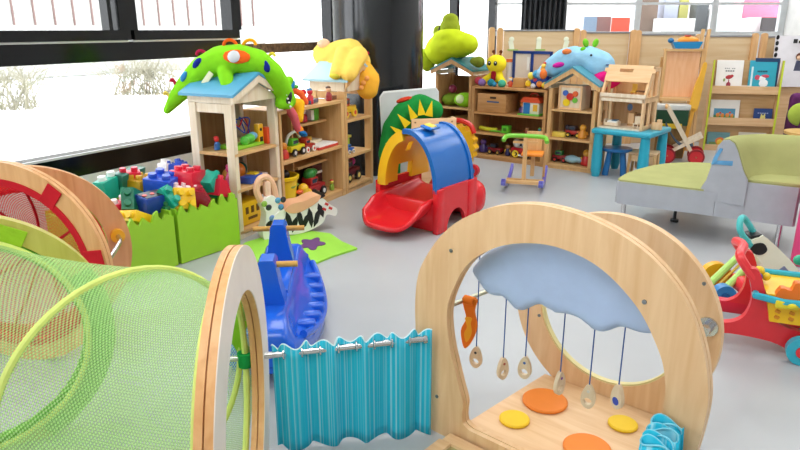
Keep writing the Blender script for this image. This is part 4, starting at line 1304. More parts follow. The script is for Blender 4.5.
def brick(label, h, loc, rz, nx=2, ny=2, s=0.068, hh=0.10, tilt=(0, 0), stud=None, wedge=False, hollow=False):
    t = thing('toy_brick', label, 'toy brick', BF(loc[0], loc[1] + 0.015, loc[2] + 0.03), 0, 'big bricks in the bins', rot=(R(tilt[0]), R(tilt[1]), R(BIND + rz)))
    s *= 1.12
    hh *= 1.1
    w_, d_ = nx * s, ny * s
    b = B()
    if wedge:
        b.prism([(-w_ / 2, 0), (w_ / 2, 0), (w_ / 2, hh * 0.35), (-w_ / 2 + s, hh), (-w_ / 2, hh)], -d_ / 2, d_ / 2)
    elif hollow:
        b.box((0, 0, hh / 2), (w_, d_, hh), bv=0.005)
    else:
        b.box((0, 0, hh / 2), (w_, d_, hh), bv=0.005)
    obj('body', b, plastic(h), t)
    if hollow:
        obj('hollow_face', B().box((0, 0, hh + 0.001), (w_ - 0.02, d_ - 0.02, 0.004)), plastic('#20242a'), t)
        for i in range(3):
            obj('inner_tube', B().cyl((-w_ / 3 + i * w_ / 3, 0, hh), (-w_ / 3 + i * w_ / 3, 0, hh + 0.006), 0.014), plastic('#d9402e'), t)
        return t
    m = plastic(stud or h)
    for i in range(nx):
        for j in range(ny):
            if wedge and i > 0:
                continue
            x, y = (i - (nx - 1) / 2) * s, (j - (ny - 1) / 2) * s
            obj('stud', B().lathe([(s * 0.30, hh - 0.002), (s * 0.30, hh + 0.024), (s * 0.27, hh + 0.028)], (x, y, 0), 18), m, t)
    return t


TEAL, REDB, BLUB, YELB, DGR, WHB = '#1ea58c', '#d81e3c', '#1f45b0', '#f2c41c', '#0f6b58', '#f2f0ec'
brick('turquoise brick with white studs at the left end of the pile', TEAL, (-0.13, 0.45, 0.36), 20, 2, 1, 0.075, 0.12, (0, -8), '#e9f5f0')
brick('red brick standing behind the green slope, with two studs on top', REDB, (0.02, 0.47, 0.34), -28, 2, 1, 0.062, 0.15, (8, 0))
brick('dark green sloping brick between the turquoise and the yellow brick', '#1c7a5c', (-0.11, 0.26, 0.33), -30, 2, 2, 0.062, 0.14, (58, 6), wedge=True)
brick('red brick with pinkish white studs at the very left front of the pile', REDB, (-0.20, 0.22, 0.26), 12, 2, 1, 0.062, 0.12, (0, -10), '#f4d9dc')
brick('upright yellow brick leaning at the front of the left bin', YELB, (-0.15, 0.10, 0.27), -70, 2, 1, 0.06, 0.14, (62, -6))
brick('blue brick with white open underside turned up, front of the left bin', '#1b3f98', (-0.065, 0.13, 0.31), 5, 3, 2, 0.05, 0.10, (10, 0), hollow=True)
brick('long dark green trough brick lying at the back top of the pile', DGR, (0.05, 0.46, 0.45), 28, 3, 1, 0.085, 0.075, (-80, 0))
brick('mustard yellow brick under the dark green trough', '#c99a18', (0.05, 0.40, 0.36), 10, 2, 2, 0.065, 0.09)
brick('blue four-stud brick on the ridge of the pile, left of the red one', '#2450c4', (0.13, 0.27, 0.37), 25, 2, 2, 0.082, 0.10, (6, -6))
brick('blue many-studded brick at the back of the pile near the shelf', '#2347b4', (0.33, 0.37, 0.40), 35, 3, 2, 0.062, 0.09, (-14, 20))
brick('white brick standing at the back of the pile behind the blue ones', WHB, (0.24, 0.40, 0.39), 30, 2, 1, 0.06, 0.12, (0, 14))
brick('turquoise slope brick at the middle front between both bins', TEAL, (0.05, 0.15, 0.33), 15, 2, 2, 0.065, 0.11, (50, -8), wedge=True)
brick('yellow brick at the front of the right bin', YELB, (0.12, 0.12, 0.33), -12, 2, 2, 0.062, 0.10, (68, 10))
brick('pinkish white plate brick behind the yellow front brick', '#f6dfe2', (0.19, 0.14, 0.36), -10, 3, 2, 0.05, 0.04, (16, 6))
brick('bright red four-stud brick on top of the right half of the pile', REDB, (0.26, 0.20, 0.39), 22, 2, 2, 0.075, 0.10, (4, 4))
brick('dark red slope brick low at the front of the right bin', '#a81e34', (0.235, 0.05, 0.29), -30, 2, 1, 0.06, 0.10, (14, 16), wedge=True)
brick('turquoise brick at the right end of the pile', TEAL, (0.34, 0.13, 0.36), 18, 2, 2, 0.06, 0.11, (0, 62))
brick('red slope brick at the right end of the pile next to the shelf post', REDB, (0.415, 0.10, 0.31), 10, 2, 2, 0.055, 0.10, (0, 20), wedge=True)
brick('small blue brick deep in the right bin behind the turquoise brick', '#2450c4', (0.40, 0.28, 0.34), 40, 2, 1, 0.055, 0.09, (0, -10))
brick('green brick low in the gap between the two bins', '#1f7a4a', (0.0, 0.07, 0.24), 0, 1, 1, 0.06, 0.09)

# ------------------------------------------------------------------ plush toys on the roofs
LIMEG = cloth('#83d322')
cr_t = thing('plush_crocodile', 'big lime green plush crocodile draped over the blue gabled roof', 'plush toy', (-1.25, 4.60, 0.85))


def rel(P, o):
    return [tuple(a - b_ for a, b_ in zip(p, o)) for p in P]


O_ = (-1.25, 4.60, 0.85)
sp = rel([(-1.655, 4.62, 0.86), (-1.575, 4.62, 0.955), (-1.475, 4.62, 1.055), (-1.37, 4.61, 1.14), (-1.24, 4.60, 1.20), (-1.10, 4.58, 1.215), (-0.985, 4.58, 1.19), (-0.90, 4.63, 1.12), (-0.855, 4.70, 1.02), (-0.815, 4.76, 0.915)], O_)
b = B().chain(sp, [0.03, 0.058, 0.08, 0.098, 0.108, 0.105, 0.098, 0.085, 0.078, 0.062], 5)
ft = rel([(-1.19, 4.50, 1.12), (-1.16, 4.44, 1.045)], O_)
b.chain(ft, [0.055, 0.05], 4)
for k in range(4):
    q = rel([(-1.21 + k * 0.034, 4.415, 1.02)], O_)[0]
    b.ball(q, (0.02, 0.032, 0.022))
b.chain(rel([(-0.86, 4.70, 0.90), (-0.80, 4.70, 0.885)], O_), [0.045, 0.03], 3)
b.ball(rel([(-0.85, 4.73, 1.07)], O_)[0], 0.035)
b.ball(rel([(-0.80, 4.76, 1.06)], O_)[0], 0.035)
soft('body', b, LIMEG, cr_t, 0.013, 5)
P_ = rel([(-1.10, 4.485, 1.235)], O_)[0]
obj('orange_patch', B().ball(P_, (0.095, 0.022, 0.048), (R(-18), R(4), 0)), cloth('#f0641e'), cr_t)
obj('mirror_button', B().ball((P_[0] - 0.015, P_[1] - 0.016, P_[2] + 0.002), (0.044, 0.014, 0.042), (R(-18), 0, 0)), plain('#cfd3d6', 0.3), cr_t)
obj('blue_patch', B().ball(rel([(-0.93, 4.53, 1.18)], O_)[0], (0.034, 0.022, 0.06), (0, R(-35), 0)), cloth('#1b2a8c'), cr_t)
obj('blue_patch', B().ball(rel([(-1.385, 4.535, 1.19)], O_)[0], (0.045, 0.025, 0.024), (0, R(-48), 0)), cloth('#1b2a8c'), cr_t)
obj('light_blue_patch', B().ball(rel([(-1.49, 4.55, 1.10)], O_)[0], (0.04, 0.02, 0.02), (0, R(-60), 0)), cloth('#3f8fd0'), cr_t)
obj('cream_label', B().box(rel([(-1.315, 4.505, 1.09)], O_)[0], (0.10, 0.012, 0.04), (R(-10), R(-52), 0), bv=0.004), cloth('#e6e4c0'), cr_t)
for (x, y, z), h, a in (((-1.36, 4.6, 1.225), '#b01e4a', 20), ((-1.16, 4.58, 1.30), '#f0641e', 5), ((-1.03, 4.57, 1.30), '#f5a51e', -10), ((-1.575, 4.6, 1.02), '#b8203a', 60), ((-1.63, 4.6, 0.93), '#e8c860', 60), ((-0.9, 4.6, 1.2), '#e8d040', -40)):
    q = rel([(x, y, z)], O_)[0]
    obj('loop_tag', B().tube([(q[0] + 0.046 * math.cos(u) * math.cos(R(a)), q[1], q[2] + 0.042 * math.sin(u) - 0.046 * math.cos(u) * math.sin(R(a))) for u in [PI * k / 10 for k in range(11)]], 0.011, 6), cloth(h), cr_t)
b = B()
for k in range(4):
    q = rel([(-0.81 + k * 0.008, 4.672, 0.965 - k * 0.028)], O_)[0]
    b.ball(q, (0.008, 0.01, 0.008))
obj('teeth', b, WHITE, cr_t)
obj('mouth', B().ball(rel([(-0.80, 4.69, 0.93)], O_)[0], (0.022, 0.02, 0.06), (0, R(20), 0)), BLACK, cr_t)

# long-legged patchwork doll on the shelf top
DO = LS(0.66, 0.02, 0.84)
dl = thing('rag_doll', 'colourful patchwork rag doll with blue hat sitting on the shelf top by the crocodile', 'doll', DO, LSD)
soft('torso', B().ball((0.12, 0.05, 0.09), (0.075, 0.06, 0.09)).ball((0.06, 0.03, 0.04), (0.08, 0.06, 0.045)), cloth('#c8384a'), dl, 0.012)
soft('trousers', B().chain([(0.10, 0.03, 0.045), (0.16, -0.04, 0.03), (0.13, -0.05, -0.08)], [0.05, 0.042, 0.036], 5), cloth('#f2b424'), dl, 0.012)
soft('leg', B().chain([(0.04, 0.0, 0.03), (0.06, -0.05, -0.05), (0.09, -0.06, -0.15)], [0.04, 0.036, 0.03], 5), cloth('#d2606a'), dl, 0.012)
obj('shoe', B().ball((0.13, -0.075, -0.19), (0.055, 0.03, 0.024), (0, R(25), 0)), cloth('#1f6aa8'), dl)
obj('shoe_top', B().ball((0.11, -0.065, -0.165), (0.032, 0.03, 0.035)), cloth('#f08a2a'), dl)
soft('arm', B().chain([(0.15, 0.04, 0.14), (0.24, 0.0, 0.10), (0.27, -0.02, 0.03)], [0.03, 0.028, 0.028], 5), cloth('#ee6a3a'), dl, 0.012)
obj('hand', B().ball((0.30, 0.02, 0.10), 0.026), cloth('#c8283a'), dl)
obj('head', B().ball((0.04, 0.09, 0.21), 0.055), cloth('#f0c39a'), dl)
obj('hat', B().ball((0.0, 0.10, 0.24), (0.06, 0.05, 0.05)), cloth('#1f86b8'), dl)
obj('hat_tip', B().tube(cr([(0.04, 0.1, 0.235), (0.09, 0.1, 0.235), (0.14, 0.09, 0.24)], 3), [0.034, 0.034, 0.034, 0.034, 0.034, 0.034, 0.026], 10), cloth('#ef6420'), dl)
obj('hair', B().ball((0.07, 0.06, 0.255), (0.02, 0.02, 0.02)), cloth('#f2c41c'), dl)
obj('sleeve', B().ball((0.10, 0.0, 0.16), (0.07, 0.03, 0.03), (0, R(-35), 0)), cloth('#2a7ab0'), dl)
obj('collar', B().ball((0.19, 0.03, 0.15), (0.06, 0.03, 0.018)), cloth('#5aa83a'), dl)

YB = (-0.52, 6.02, 0.92)
yb = thing('plush_bear', 'large floppy yellow plush bear slumped over the gabled shelf roof', 'plush toy', YB)
b = B()
Y = lambda P: rel(P, YB)
b.chain(Y([(-0.66, 6.08, 1.15), (-0.55, 6.05, 1.18), (-0.45, 6.03, 1.20)]), [0.12, 0.14, 0.135], 5)
b.chain(Y([(-0.45, 6.02, 1.2), (-0.36, 6.0, 1.13), (-0.35, 5.97, 1.07)]), [0.115, 0.10, 0.085], 5)
b.chain(Y([(-0.71, 6.10, 1.19), (-0.70, 6.10, 1.23)]), [0.095, 0.075], 3)
b.chain(Y([(-0.57, 5.98, 1.15), (-0.62, 5.93, 1.04)]), [0.07, 0.058], 5)
b.chain(Y([(-0.42, 5.98, 1.05), (-0.54, 5.92, 0.985)]), [0.07, 0.062], 5)
b.chain(Y([(-0.50, 5.88, 1.20), (-0.525, 5.70, 1.12), (-0.545, 5.60, 1.05)]), [0.08, 0.065, 0.055], 5)
b.chain(Y([(-0.36, 5.84, 1.19), (-0.40, 5.68, 1.12), (-0.43, 5.58, 1.04)]), [0.085, 0.075, 0.065], 5)
soft('body', b, cloth('#f5cf62'), yb, 0.015, 4)
soft('hanging_leg', B().chain(Y([(-0.36, 5.96, 1.06), (-0.30, 5.90, 0.97), (-0.29, 5.88, 0.90)]), [0.115, 0.125, 0.10], 5), cloth('#f4b53c'), yb, 0.015, 4)
soft('arm', B().chain(Y([(-0.53, 5.90, 0.97), (-0.42, 5.90, 1.05)]), [0.07, 0.08], 4), cloth('#f4b848'), yb, 0.014, 4)
obj('nose', B().ball(Y([(-0.69, 6.05, 1.285)])[0], (0.06, 0.05, 0.045)), cloth('#f3c9a8'), yb)
obj('ear', B().ball(Y([(-0.345, 5.88, 1.12)])[0], (0.045, 0.045, 0.055)), cloth('#f5d58e'), yb)
obj('green_hem', B().ball(Y([(-0.55, 5.585, 1.035)])[0], (0.05, 0.045, 0.03)), cloth('#d9cf4a'), yb)
obj('red_bow', B().ball(Y([(-0.35, 5.93, 1.22)])[0], (0.035, 0.03, 0.02), (0, R(25), 0)).ball(Y([(-0.30, 5.92, 1.20)])[0], (0.03, 0.02, 0.02), (0, R(-25), 0)), cloth('#b8203a'), yb)
obj('blue_collar', B().ball(Y([(-0.60, 6.05, 1.265)])[0], (0.04, 0.03, 0.015), (0, R(-20), 0)), cloth('#7fc4d8'), yb)
for x, z in ((-0.32, 0.96), (-0.29, 1.0), (-0.34, 0.92)):
    obj('pad_patch', B().ball(Y([(x, 5.775, z)])[0], (0.022, 0.02, 0.022)), cloth('#f2a860'), yb)

BB = (0.58, 7.62, 1.10)
bb = thing('beanbag', 'large lime yellow-green beanbag lying on the dark teal gabled roof', 'beanbag', BB, -38)
b = B()
b.ball((0.0, 0.02, 0.13), (0.33, 0.24, 0.15)).ball((-0.14, 0.0, 0.06), (0.20, 0.2, 0.16)).ball((0.15, 0, 0.15), (0.19, 0.19, 0.13)).ball((0.0, -0.02, 0.22), (0.22, 0.18, 0.10))
soft('bag', b, plain('#c3d51c', 0.8, 0.2, var=0.06, bump=0.9, bscale=5), bb, 0.02, 6)
obj('bag_tail', B().ball((-0.27, -0.08, -0.03), (0.10, 0.10, 0.14)), cloth('#a9bd22'), bb)
cu_ = thing('plush_cushion', 'rounded olive green plush cushion with a dark band on top of the beanbag', 'plush toy', (0.57, 7.66, 1.42), -38)
b = B().ball((0, 0, 0), (0.13, 0.11, 0.12)).ball((0, 0, 0.09), (0.10, 0.085, 0.075)).ball((-0.16, 0, -0.05), (0.07, 0.07, 0.09))
soft('body', b, cloth('#93a22c'), cu_, 0.014, 4)
obj('dark_band', B().tube(cr([(-0.10, -0.06, 0.02), (-0.09, -0.10, -0.06), (0.0, -0.12, -0.10), (0.09, -0.09, -0.08)], 4), 0.008, 6), BLACK, cu_)
tag(soft('plush_ball', B().ball((0, 0, 0), (0.075, 0.07, 0.065)).ball((-0.05, 0.0, 0.01), (0.05, 0.05, 0.045)), cloth('#76842a'), None, 0.012, 4, loc=(0.87, 7.36, 1.06)), 'small mossy green plush lump at the right eave under the beanbag', 'plush toy')

HP = (1.87, 6.80, 0.95)
hp = thing('plush_hippo', 'light blue plush hippo with pink snout draped over the teal gabled roof', 'plush toy', HP)
H_ = lambda P: rel(P, HP)
b = B().chain(H_([(1.60, 6.92, 1.03), (1.70, 6.90, 1.09), (1.80, 6.88, 1.12)]), [0.11, 0.13, 0.13], 5).chain(H_([(1.82, 6.85, 1.12), (1.93, 6.82, 1.10), (2.03, 6.76, 1.04)]), [0.11, 0.15, 0.165], 5)
b.chain(H_([(1.52, 6.93, 1.0), (1.47, 6.9, 0.96)]), [0.07, 0.055], 3)
soft('body', b, cloth('#92c3e0'), hp, 0.015, 4)
soft('snout', B().ball(H_([(2.08, 6.67, 0.925)])[0], (0.17, 0.14, 0.11), (0, R(-8), 0)), cloth('#e21e80'), hp, 0.014, 4)
for x in (1.885, 1.985):
    obj('ear', B().ball(H_([(x, 6.80, 1.275)])[0], (0.03, 0.025, 0.045), (0, R(20 if x > 1.93 else -20), 0)), cloth('#79c832'), hp)
obj('ear_base', B().ball(H_([(1.86, 6.78, 1.20)])[0], (0.035, 0.03, 0.04)), cloth('#6cc02c'), hp)
obj('eye', B().ball(H_([(1.915, 6.675, 1.16)])[0], 0.012), BLACK, hp)
obj('nostril', B().ball(H_([(2.06, 6.59, 1.07)])[0], (0.02, 0.01, 0.008)), plain('#3b5a8c', 0.6), hp)
obj('orange_patch', B().ball(H_([(1.70, 6.80, 1.19)])[0], (0.05, 0.03, 0.03)), cloth('#e8824a'), hp)
obj('orange_patch', B().ball(H_([(1.485, 6.84, 0.96)])[0], (0.04, 0.03, 0.05)), cloth('#ef7a3a'), hp)
obj('pink_patch', B().ball(H_([(1.63, 6.80, 1.06)])[0], (0.07, 0.03, 0.028), (0, R(-12), 0)), cloth('#d02a9a'), hp)

# dragon plush before the leaning board
DG = (0.02, 5.80, 0.0)
dg = thing('plush_dragon', 'big green plush dragon tail with yellow spikes behind the slide', 'plush toy', DG, 0)
spn = [(-0.10, 0.05, 0.08), (-0.115, 0.06, 0.32), (-0.07, 0.08, 0.53), (0.03, 0.1, 0.67), (0.16, 0.12, 0.735), (0.28, 0.13, 0.70)]
soft('body', B().chain(spn, [0.09, 0.11, 0.12, 0.125, 0.12, 0.10], 6), cloth('#1e8a3e'), dg, 0.015, 4)
for x, z, a in ((-0.07, 0.40, 68), (-0.035, 0.535, 55), (0.015, 0.63, 42), (0.085, 0.70, 25), (0.165, 0.735, 8), (0.245, 0.725, -12)):
    pz_ = [(-0.035, -0.05), (0.035, -0.05), (0.0, 0.085)]
    c_, s_ = math.cos(R(a)), math.sin(R(a))
    obj('spike', B().prism([(x + p[0] * c_ - p[1] * s_, z + p[0] * s_ + p[1] * c_) for p in pz_], -0.08, -0.045), cloth('#f0d228'), dg)
obj('red_patch', B().ball((0.02, 0.10, 0.80), (0.08, 0.05, 0.025), (0, R(-15), 0)), cloth('#c8402a'), dg)
bx = thing('wooden_box', 'wooden board box with holes standing behind the slide', 'box', (0.10, 5.58, 0), 12)
obj('panel', B().box((0.20, 0, 0.335), (0.40, 0.02, 0.67), bv=0.003), BIRCHX, bx)
obj('side', B().box((0.39, 0.06, 0.335), (0.02, 0.10, 0.67), bv=0.003), BIRCHX, bx)
obj('hole', B().cyl((0.03, -0.012, 0.64), (0.03, -0.008, 0.64), 0.008).cyl((0.36, -0.012, 0.64), (0.36, -0.008, 0.64), 0.008).cyl((0.13, -0.012, 0.52), (0.13, -0.008, 0.52), 0.045), wood('#a87f52', '#8d663d'), bx)

# yellow walker with red handle behind the slide
yw = thing('push_wheel_toy', 'yellow scalloped push toy with red handle, behind the blue slide roof', 'push toy', (0.585, 6.40, 0), -30)
sc_ = [(0.0 + (0.19 + 0.012 * math.cos(16 * a)) * math.cos(a), 0.29 + (0.21 + 0.012 * math.cos(16 * a)) * math.sin(a)) for a in [2 * PI * k / 96 for k in range(96)]]
obj('body', B().prism(sc_, -0.05, 0.05), plastic('#efb520'), yw)
obj('handle', B().tube(cr([(-0.15, 0, 0.44), (-0.12, 0, 0.52), (0.0, 0, 0.545), (0.12, 0, 0.51), (0.165, 0, 0.43)], 5), 0.026, 8), plastic('#d22a22'), yw)
for x, y, r, h in ((0.12, -0.12, 0.055, '#38a848'), (0.17, 0.0, 0.06, '#d22a3a'), (-0.14, -0.10, 0.055, '#38a848'), (-0.14, 0.12, 0.06, '#d22a3a')):
    wh = obj('wheel', B().cyl((x, y - 0.025, r), (x, y + 0.025, r), r, n=24), plastic(h), yw)
    obj('hub', B().cyl((x, y - 0.032, r), (x, y + 0.032, r), r * 0.45), plastic('#2a7ac0'), wh)
obj('axle_frame', B().box((0.0, 0, 0.09), (0.3, 0.18, 0.04), bv=0.01), plastic('#d22a3a'), yw)

# ------------------------------------------------------------------ small toys on the shelves


def toy_car(label, loc, rz, L=0.16, body='#d22a2a', cab='#f2c41c', wheel='#1c1c1e', hub='#d8d8d8', extra=None, group=None, cat='toy vehicle', name='toy_car', hh=1.0):
    t = thing(name, label, cat, loc, rz, group)
    r = L * 0.16
    obj('body', B().box((0, 0, r + L * 0.14 * hh), (L, L * 0.5, L * 0.24 * hh), bv=L * 0.04), plastic(body), t)
    obj('cab', B().box((-L * 0.12, 0, r + L * (0.26 * hh + 0.14)), (L * 0.45, L * 0.42, L * 0.28), bv=L * 0.05), plastic(cab), t)
    obj('window', B().box((-L * 0.12, 0, r + L * (0.26 * hh + 0.15)), (L * 0.34, L * 0.435, L * 0.15), bv=L * 0.02), plain('#27364a', 0.2), t)
    for x in (-0.3, 0.3):
        for y in (-0.26, 0.26):
            wh = obj('wheel', B().cyl((x * L, (y - 0.05) * L, r), (x * L, (y + 0.05) * L, r), r, n=18), plastic(wheel), t)
            obj('hub', B().cyl((x * L, (y - 0.06) * L, r), (x * L, (y + 0.06) * L, r), r * 0.5, n=14), plastic(hub), wh)
    if extra:
        for n_, b_, m_ in extra:
            obj(n_, b_, m_, t)
    return t


def figure(label, loc, rz, h=0.12, body='#d23a3a', head='#f0c39a', hat='#3a2a1e', feet=None, name='toy_figure', cat='toy figure', fat=1.0):
    t = thing(name, label, cat, loc, rz, None)
    obj('body', B().lathe([(h * 0.17 * fat, 0), (h * 0.22 * fat, h * 0.06), (h * 0.20 * fat, h * 0.35), (h * 0.11 * fat, h * 0.58)], n=18), plastic(body), t)
    obj('head', B().ball((0, 0, h * 0.74), h * 0.19 * (0.5 + fat * 0.5)), plastic(head), t)
    obj('hat', B().ball((0, h * 0.02, h * 0.86), (h * 0.18, h * 0.18, h * 0.12)), plastic(hat), t)
    for s in (-1, 1):
        obj('arm', B().ball((s * h * 0.23 * fat, -h * 0.03, h * 0.38), (h * 0.06, h * 0.07, h * 0.14), (0, R(-20 * s), 0)), plastic(feet or body), t)
    return t


def ball(label, loc, r, h):
    return tag(obj('toy_ball', B().ball((0, 0, r), r, n=3), plastic(h), loc=loc), label, 'ball')


def block(label, loc, rz, d, h, name='toy_block', cat='toy block', extra=None):
    t = thing(name, label, cat, loc, rz)
    obj('body', B().box((0, 0, d[2] / 2), d, bv=min(d) * 0.08), plastic(h), t)
    for n_, b_, m_ in (extra or []):
        obj(n_, b_, m_, t)
    return t


# near gabled shelf
t = thing('bead_maze', 'bead maze with green base and twisted coloured wires in the near gabled shelf', 'toy', LS(0.33, 0.16, 0.607), LSD)
obj('base', B().box((0, 0, 0.012), (0.30, 0.18, 0.024), bv=0.006), plastic('#8ccf32'), t)
for k, h in enumerate(('#2a4fb0', '#d22a2a', '#2a4fb0')):
    obj('wire', B().tube(cr([(-0.08 + 0.02 * k, 0.03 * k, 0.02), (-0.07 + 0.03 * k, 0.02, 0.17), (0.0, -0.04 + 0.05 * k, 0.10 + 0.04 * k), (0.06, 0.05 - 0.04 * k, 0.20), (0.09, 0.0, 0.12), (0.11, 0.03 * k, 0.02)], 6), 0.005, 6), plastic(h), t)
obj('wire', B().tube(cr([(-0.14, 0, 0.02), (-0.145, 0, 0.16), (-0.12, 0, 0.19), (-0.10, 0, 0.12), (-0.085, 0, 0.05), (-0.03, -0.03, 0.03)], 6), 0.006, 6), plastic('#b9c860'), t)
obj('bead', B().ball((0.02, -0.06, 0.06), (0.05, 0.04, 0.035)).ball((-0.03, -0.06, 0.05), 0.035), plastic('#58c040'), t)
obj('blue_bead', B().ball((0.07, -0.05, 0.07), (0.04, 0.035, 0.03)), plastic('#6fb4e0'), t)
figure('small red and blue toy figure in the left of the near gabled shelf', LS(0.145, 0.22, 0.607), LSD, 0.10, '#2a66b0', '#d22a2a', '#d22a2a')
block('yellow domino-like block tower at the right of the near gabled shelf', LS(0.46, 0.10, 0.607), LSD, (0.055, 0.04, 0.15), '#f0b81e', extra=[('dot', B().box((0, -0.022, 0.04), (0.03, 0.004, 0.035)), BLACK), ('dot', B().cyl((0, -0.022, 0.11), (0, -0.018, 0.11), 0.012), BLACK)])
block('pale wooden block box beside the yellow block tower', LS(0.39, 0.20, 0.607), LSD, (0.14, 0.08, 0.05), '#d9b88c')
block('orange-red block with yellow top in the corner of the near gabled shelf', LS(0.525, 0.08, 0.607), LSD, (0.05, 0.05, 0.12), '#e8552a')
figure('pink toy figure on the second shelf of the near gabled shelf', LS(0.17, 0.14, 0.357), LSD, 0.16, '#e85a96', '#e8488c', '#e23a80', fat=1.2)
ball('orange ball on the second shelf of the near gabled shelf', LS(0.33, 0.22, 0.357), 0.065, '#e8822a')
ball('amber half-hidden ball beside the front post of the near gabled shelf', LS(0.23, 0.2, 0.357), 0.055, '#d99a3a')
block('flat blue and yellow puzzle box on the second shelf', LS(0.33, 0.09, 0.357), LSD + 10, (0.18, 0.09, 0.05), '#2f55b0', extra=[('lid', B().box((0.03, 0.0, 0.055), (0.06, 0.07, 0.012)), plastic('#f2d02a'))])
block('red and white game box lying on the second shelf, right end', LS(0.46, 0.14, 0.357), LSD, (0.10, 0.12, 0.035), '#e8d8d4')
ball('teal ball at the back right of the second shelf', LS(0.47, 0.30, 0.357), 0.05, '#1f8a80')
t = thing('play_crate', 'yellow slotted plastic crate on the floor shelf of the near gabled shelf', 'crate', LS(0.27, 0.16, 0.062), LSD)
obj('body', B().box((0, 0, 0.085), (0.26, 0.22, 0.17), bv=0.015), plastic('#f2c41c'), t)
obj('slots', B().box((-0.06, -0.111, 0.11), (0.03, 0.004, 0.05)).box((0.0, -0.111, 0.11), (0.03, 0.004, 0.05)).box((0.06, -0.111, 0.11), (0.03, 0.004, 0.05)).box((0.0, -0.111, 0.05), (0.1, 0.004, 0.02)), plain('#6a4a12', 0.6), t)

# middle open shelf
M_ = lambda x, y, z: LS(0.58 + x, y, z)
figure('small orange and red bird figure on the middle shelf', M_(0.13, 0.07, 0.457), LSD, 0.13, '#c8342a', '#f0962a', '#f0a83a', '#f2c41c', fat=1.4)
ball('dark violet ball at the left of the middle shelf', M_(0.10, 0.22, 0.457), 0.055, '#3a2440')
block('red and yellow tower block at the left end of the middle shelf', M_(0.045, 0.10, 0.457), LSD, (0.04, 0.05, 0.15), '#d8482a', extra=[('cap', B().box((0, 0, 0.165), (0.04, 0.05, 0.03)), plastic('#f2c41c'))])
toy_car('yellow and green toy excavator with pale arm on the middle shelf', M_(0.30, 0.10, 0.457), LSD, 0.19, '#e0cf28', '#5ab82e', extra=[('arm', B().tube(cr([(-0.10, 0, 0.10), (-0.06, 0, 0.16), (0.04, 0, 0.18), (0.09, 0, 0.13)], 5), 0.012, 8), plastic('#cfd6c8'))])
toy_car('dark red toy car with white wheels on the middle shelf', M_(0.47, 0.09, 0.457), LSD, 0.15, '#9e2a22', '#b03a26', '#e8e4de', '#c83a2a')
block('flat red and white board game on the middle shelf', M_(0.70, 0.12, 0.457), LSD, (0.30, 0.20, 0.02), '#c8382e', extra=[('page', B().box((0, 0, 0.025), (0.29, 0.19, 0.012)), WHITE)], name='board_game', cat='game')
block('second thin cream game box stacked on the red board game', M_(0.66, 0.2, 0.488), LSD + 4, (0.26, 0.12, 0.025), '#e9dcc0', name='board_game', cat='game')
block('small pile of red and yellow pieces on the cream game box', M_(0.58, 0.2, 0.514), LSD, (0.08, 0.06, 0.03), '#b8442c', extra=[('piece', B().box((0.07, 0, 0.015), (0.05, 0.05, 0.03)), plastic('#c8a03a'))])
figure('small brown-haired toy figure in red on the shelf top', M_(0.78, 0.06, 0.837), LSD, 0.125, '#9a2a2e', '#e8b48c', '#5a3a26')
block('flat dark blue toy on the shelf top near the rag doll', M_(0.56, 0.10, 0.837), LSD + 15, (0.20, 0.08, 0.03), '#3a4f78')
block('tiny brown block at the right end of the shelf top', M_(0.88, 0.08, 0.837), LSD, (0.06, 0.04, 0.035), '#7a4a34')
figure('red toy parrot on the shelf top between doll and small figure', M_(0.50, 0.06, 0.837), LSD, 0.13, '#c82a3a', '#c8283a', '#3a7ab0')
figure('black and white toy mouse figure in red on the half shelf', M_(0.60, 0.20, 0.672), LSD, 0.12, '#c8203a', '#f0ece6', '#1c1c1e', fat=1.3)
block('green and white toy block beside the mouse figure', M_(0.74, 0.20, 0.672), LSD, (0.09, 0.07, 0.10), '#58b83a', extra=[('face', B().box((-0.06, -0.01, 0.05), (0.04, 0.06, 0.08)), WHITE)])
figure('olive round toy figure in the corner of the half shelf', M_(0.49, 0.24, 0.672), LSD, 0.10, '#b8a84a', '#c8b85a', '#8a8a3a', fat=1.4)
t = thing('toy_bucket', 'big yellow bucket filled with blue toys on the bottom shelf', 'bucket', M_(0.17, 0.15, 0.062), LSD)
obj('bucket', B().lathe([(0.105, 0.0), (0.11, 0.005), (0.135, 0.22), (0.148, 0.225), (0.15, 0.25), (0.142, 0.255), (0.13, 0.25), (0.12, 0.20), (0.0, 0.19)], n=32), plastic('#efc816'), t)
obj('label_strip', B().ball((0.0, -0.125, 0.17), (0.035, 0.006, 0.012)).ball((0.07, -0.105, 0.17), (0.03, 0.012, 0.01)), plain('#8aa03a', 0.6), t)
ball('blue toy in the left of the yellow bucket', M_(0.12, 0.17, 0.27), 0.05, '#2a62a8')
ball('black toy ball in the middle of the yellow bucket', M_(0.20, 0.13, 0.265), 0.045, '#1c1c22')
ball('dark blue toy ball at the back of the yellow bucket', M_(0.16, 0.21, 0.27), 0.045, '#1f3c78')
t = thing('toy_duck', 'yellow toy duck with white wheels in front of the yellow bucket', 'toy', M_(0.36, 0.045, 0.062), LSD)
soft('body', B().ball((0, 0, 0.07), (0.075, 0.05, 0.05)).ball((-0.03, 0, 0.12), 0.045), plastic('#f0c030'), t, 0.01, 3)
obj('beak', B().ball((-0.085, 0, 0.105), (0.04, 0.03, 0.018)), plastic('#e8642a'), t)
for x in (-0.04, 0.05):
    obj('wheel', B().cyl((x, -0.055, 0.024), (x, 0.055, 0.024), 0.024), plastic('#ecebe6'), t)
toy_car('dark red toy truck carrying a green bush on the bottom shelf', M_(0.57, 0.12, 0.062), LSD, 0.24, '#9c1f26', '#b02a2a', extra=[('bush', B().ball((-0.03, 0, 0.19), (0.07, 0.05, 0.05)).ball((0.02, 0.01, 0.20), (0.05, 0.05, 0.03)), plastic('#2e8a3a'))])
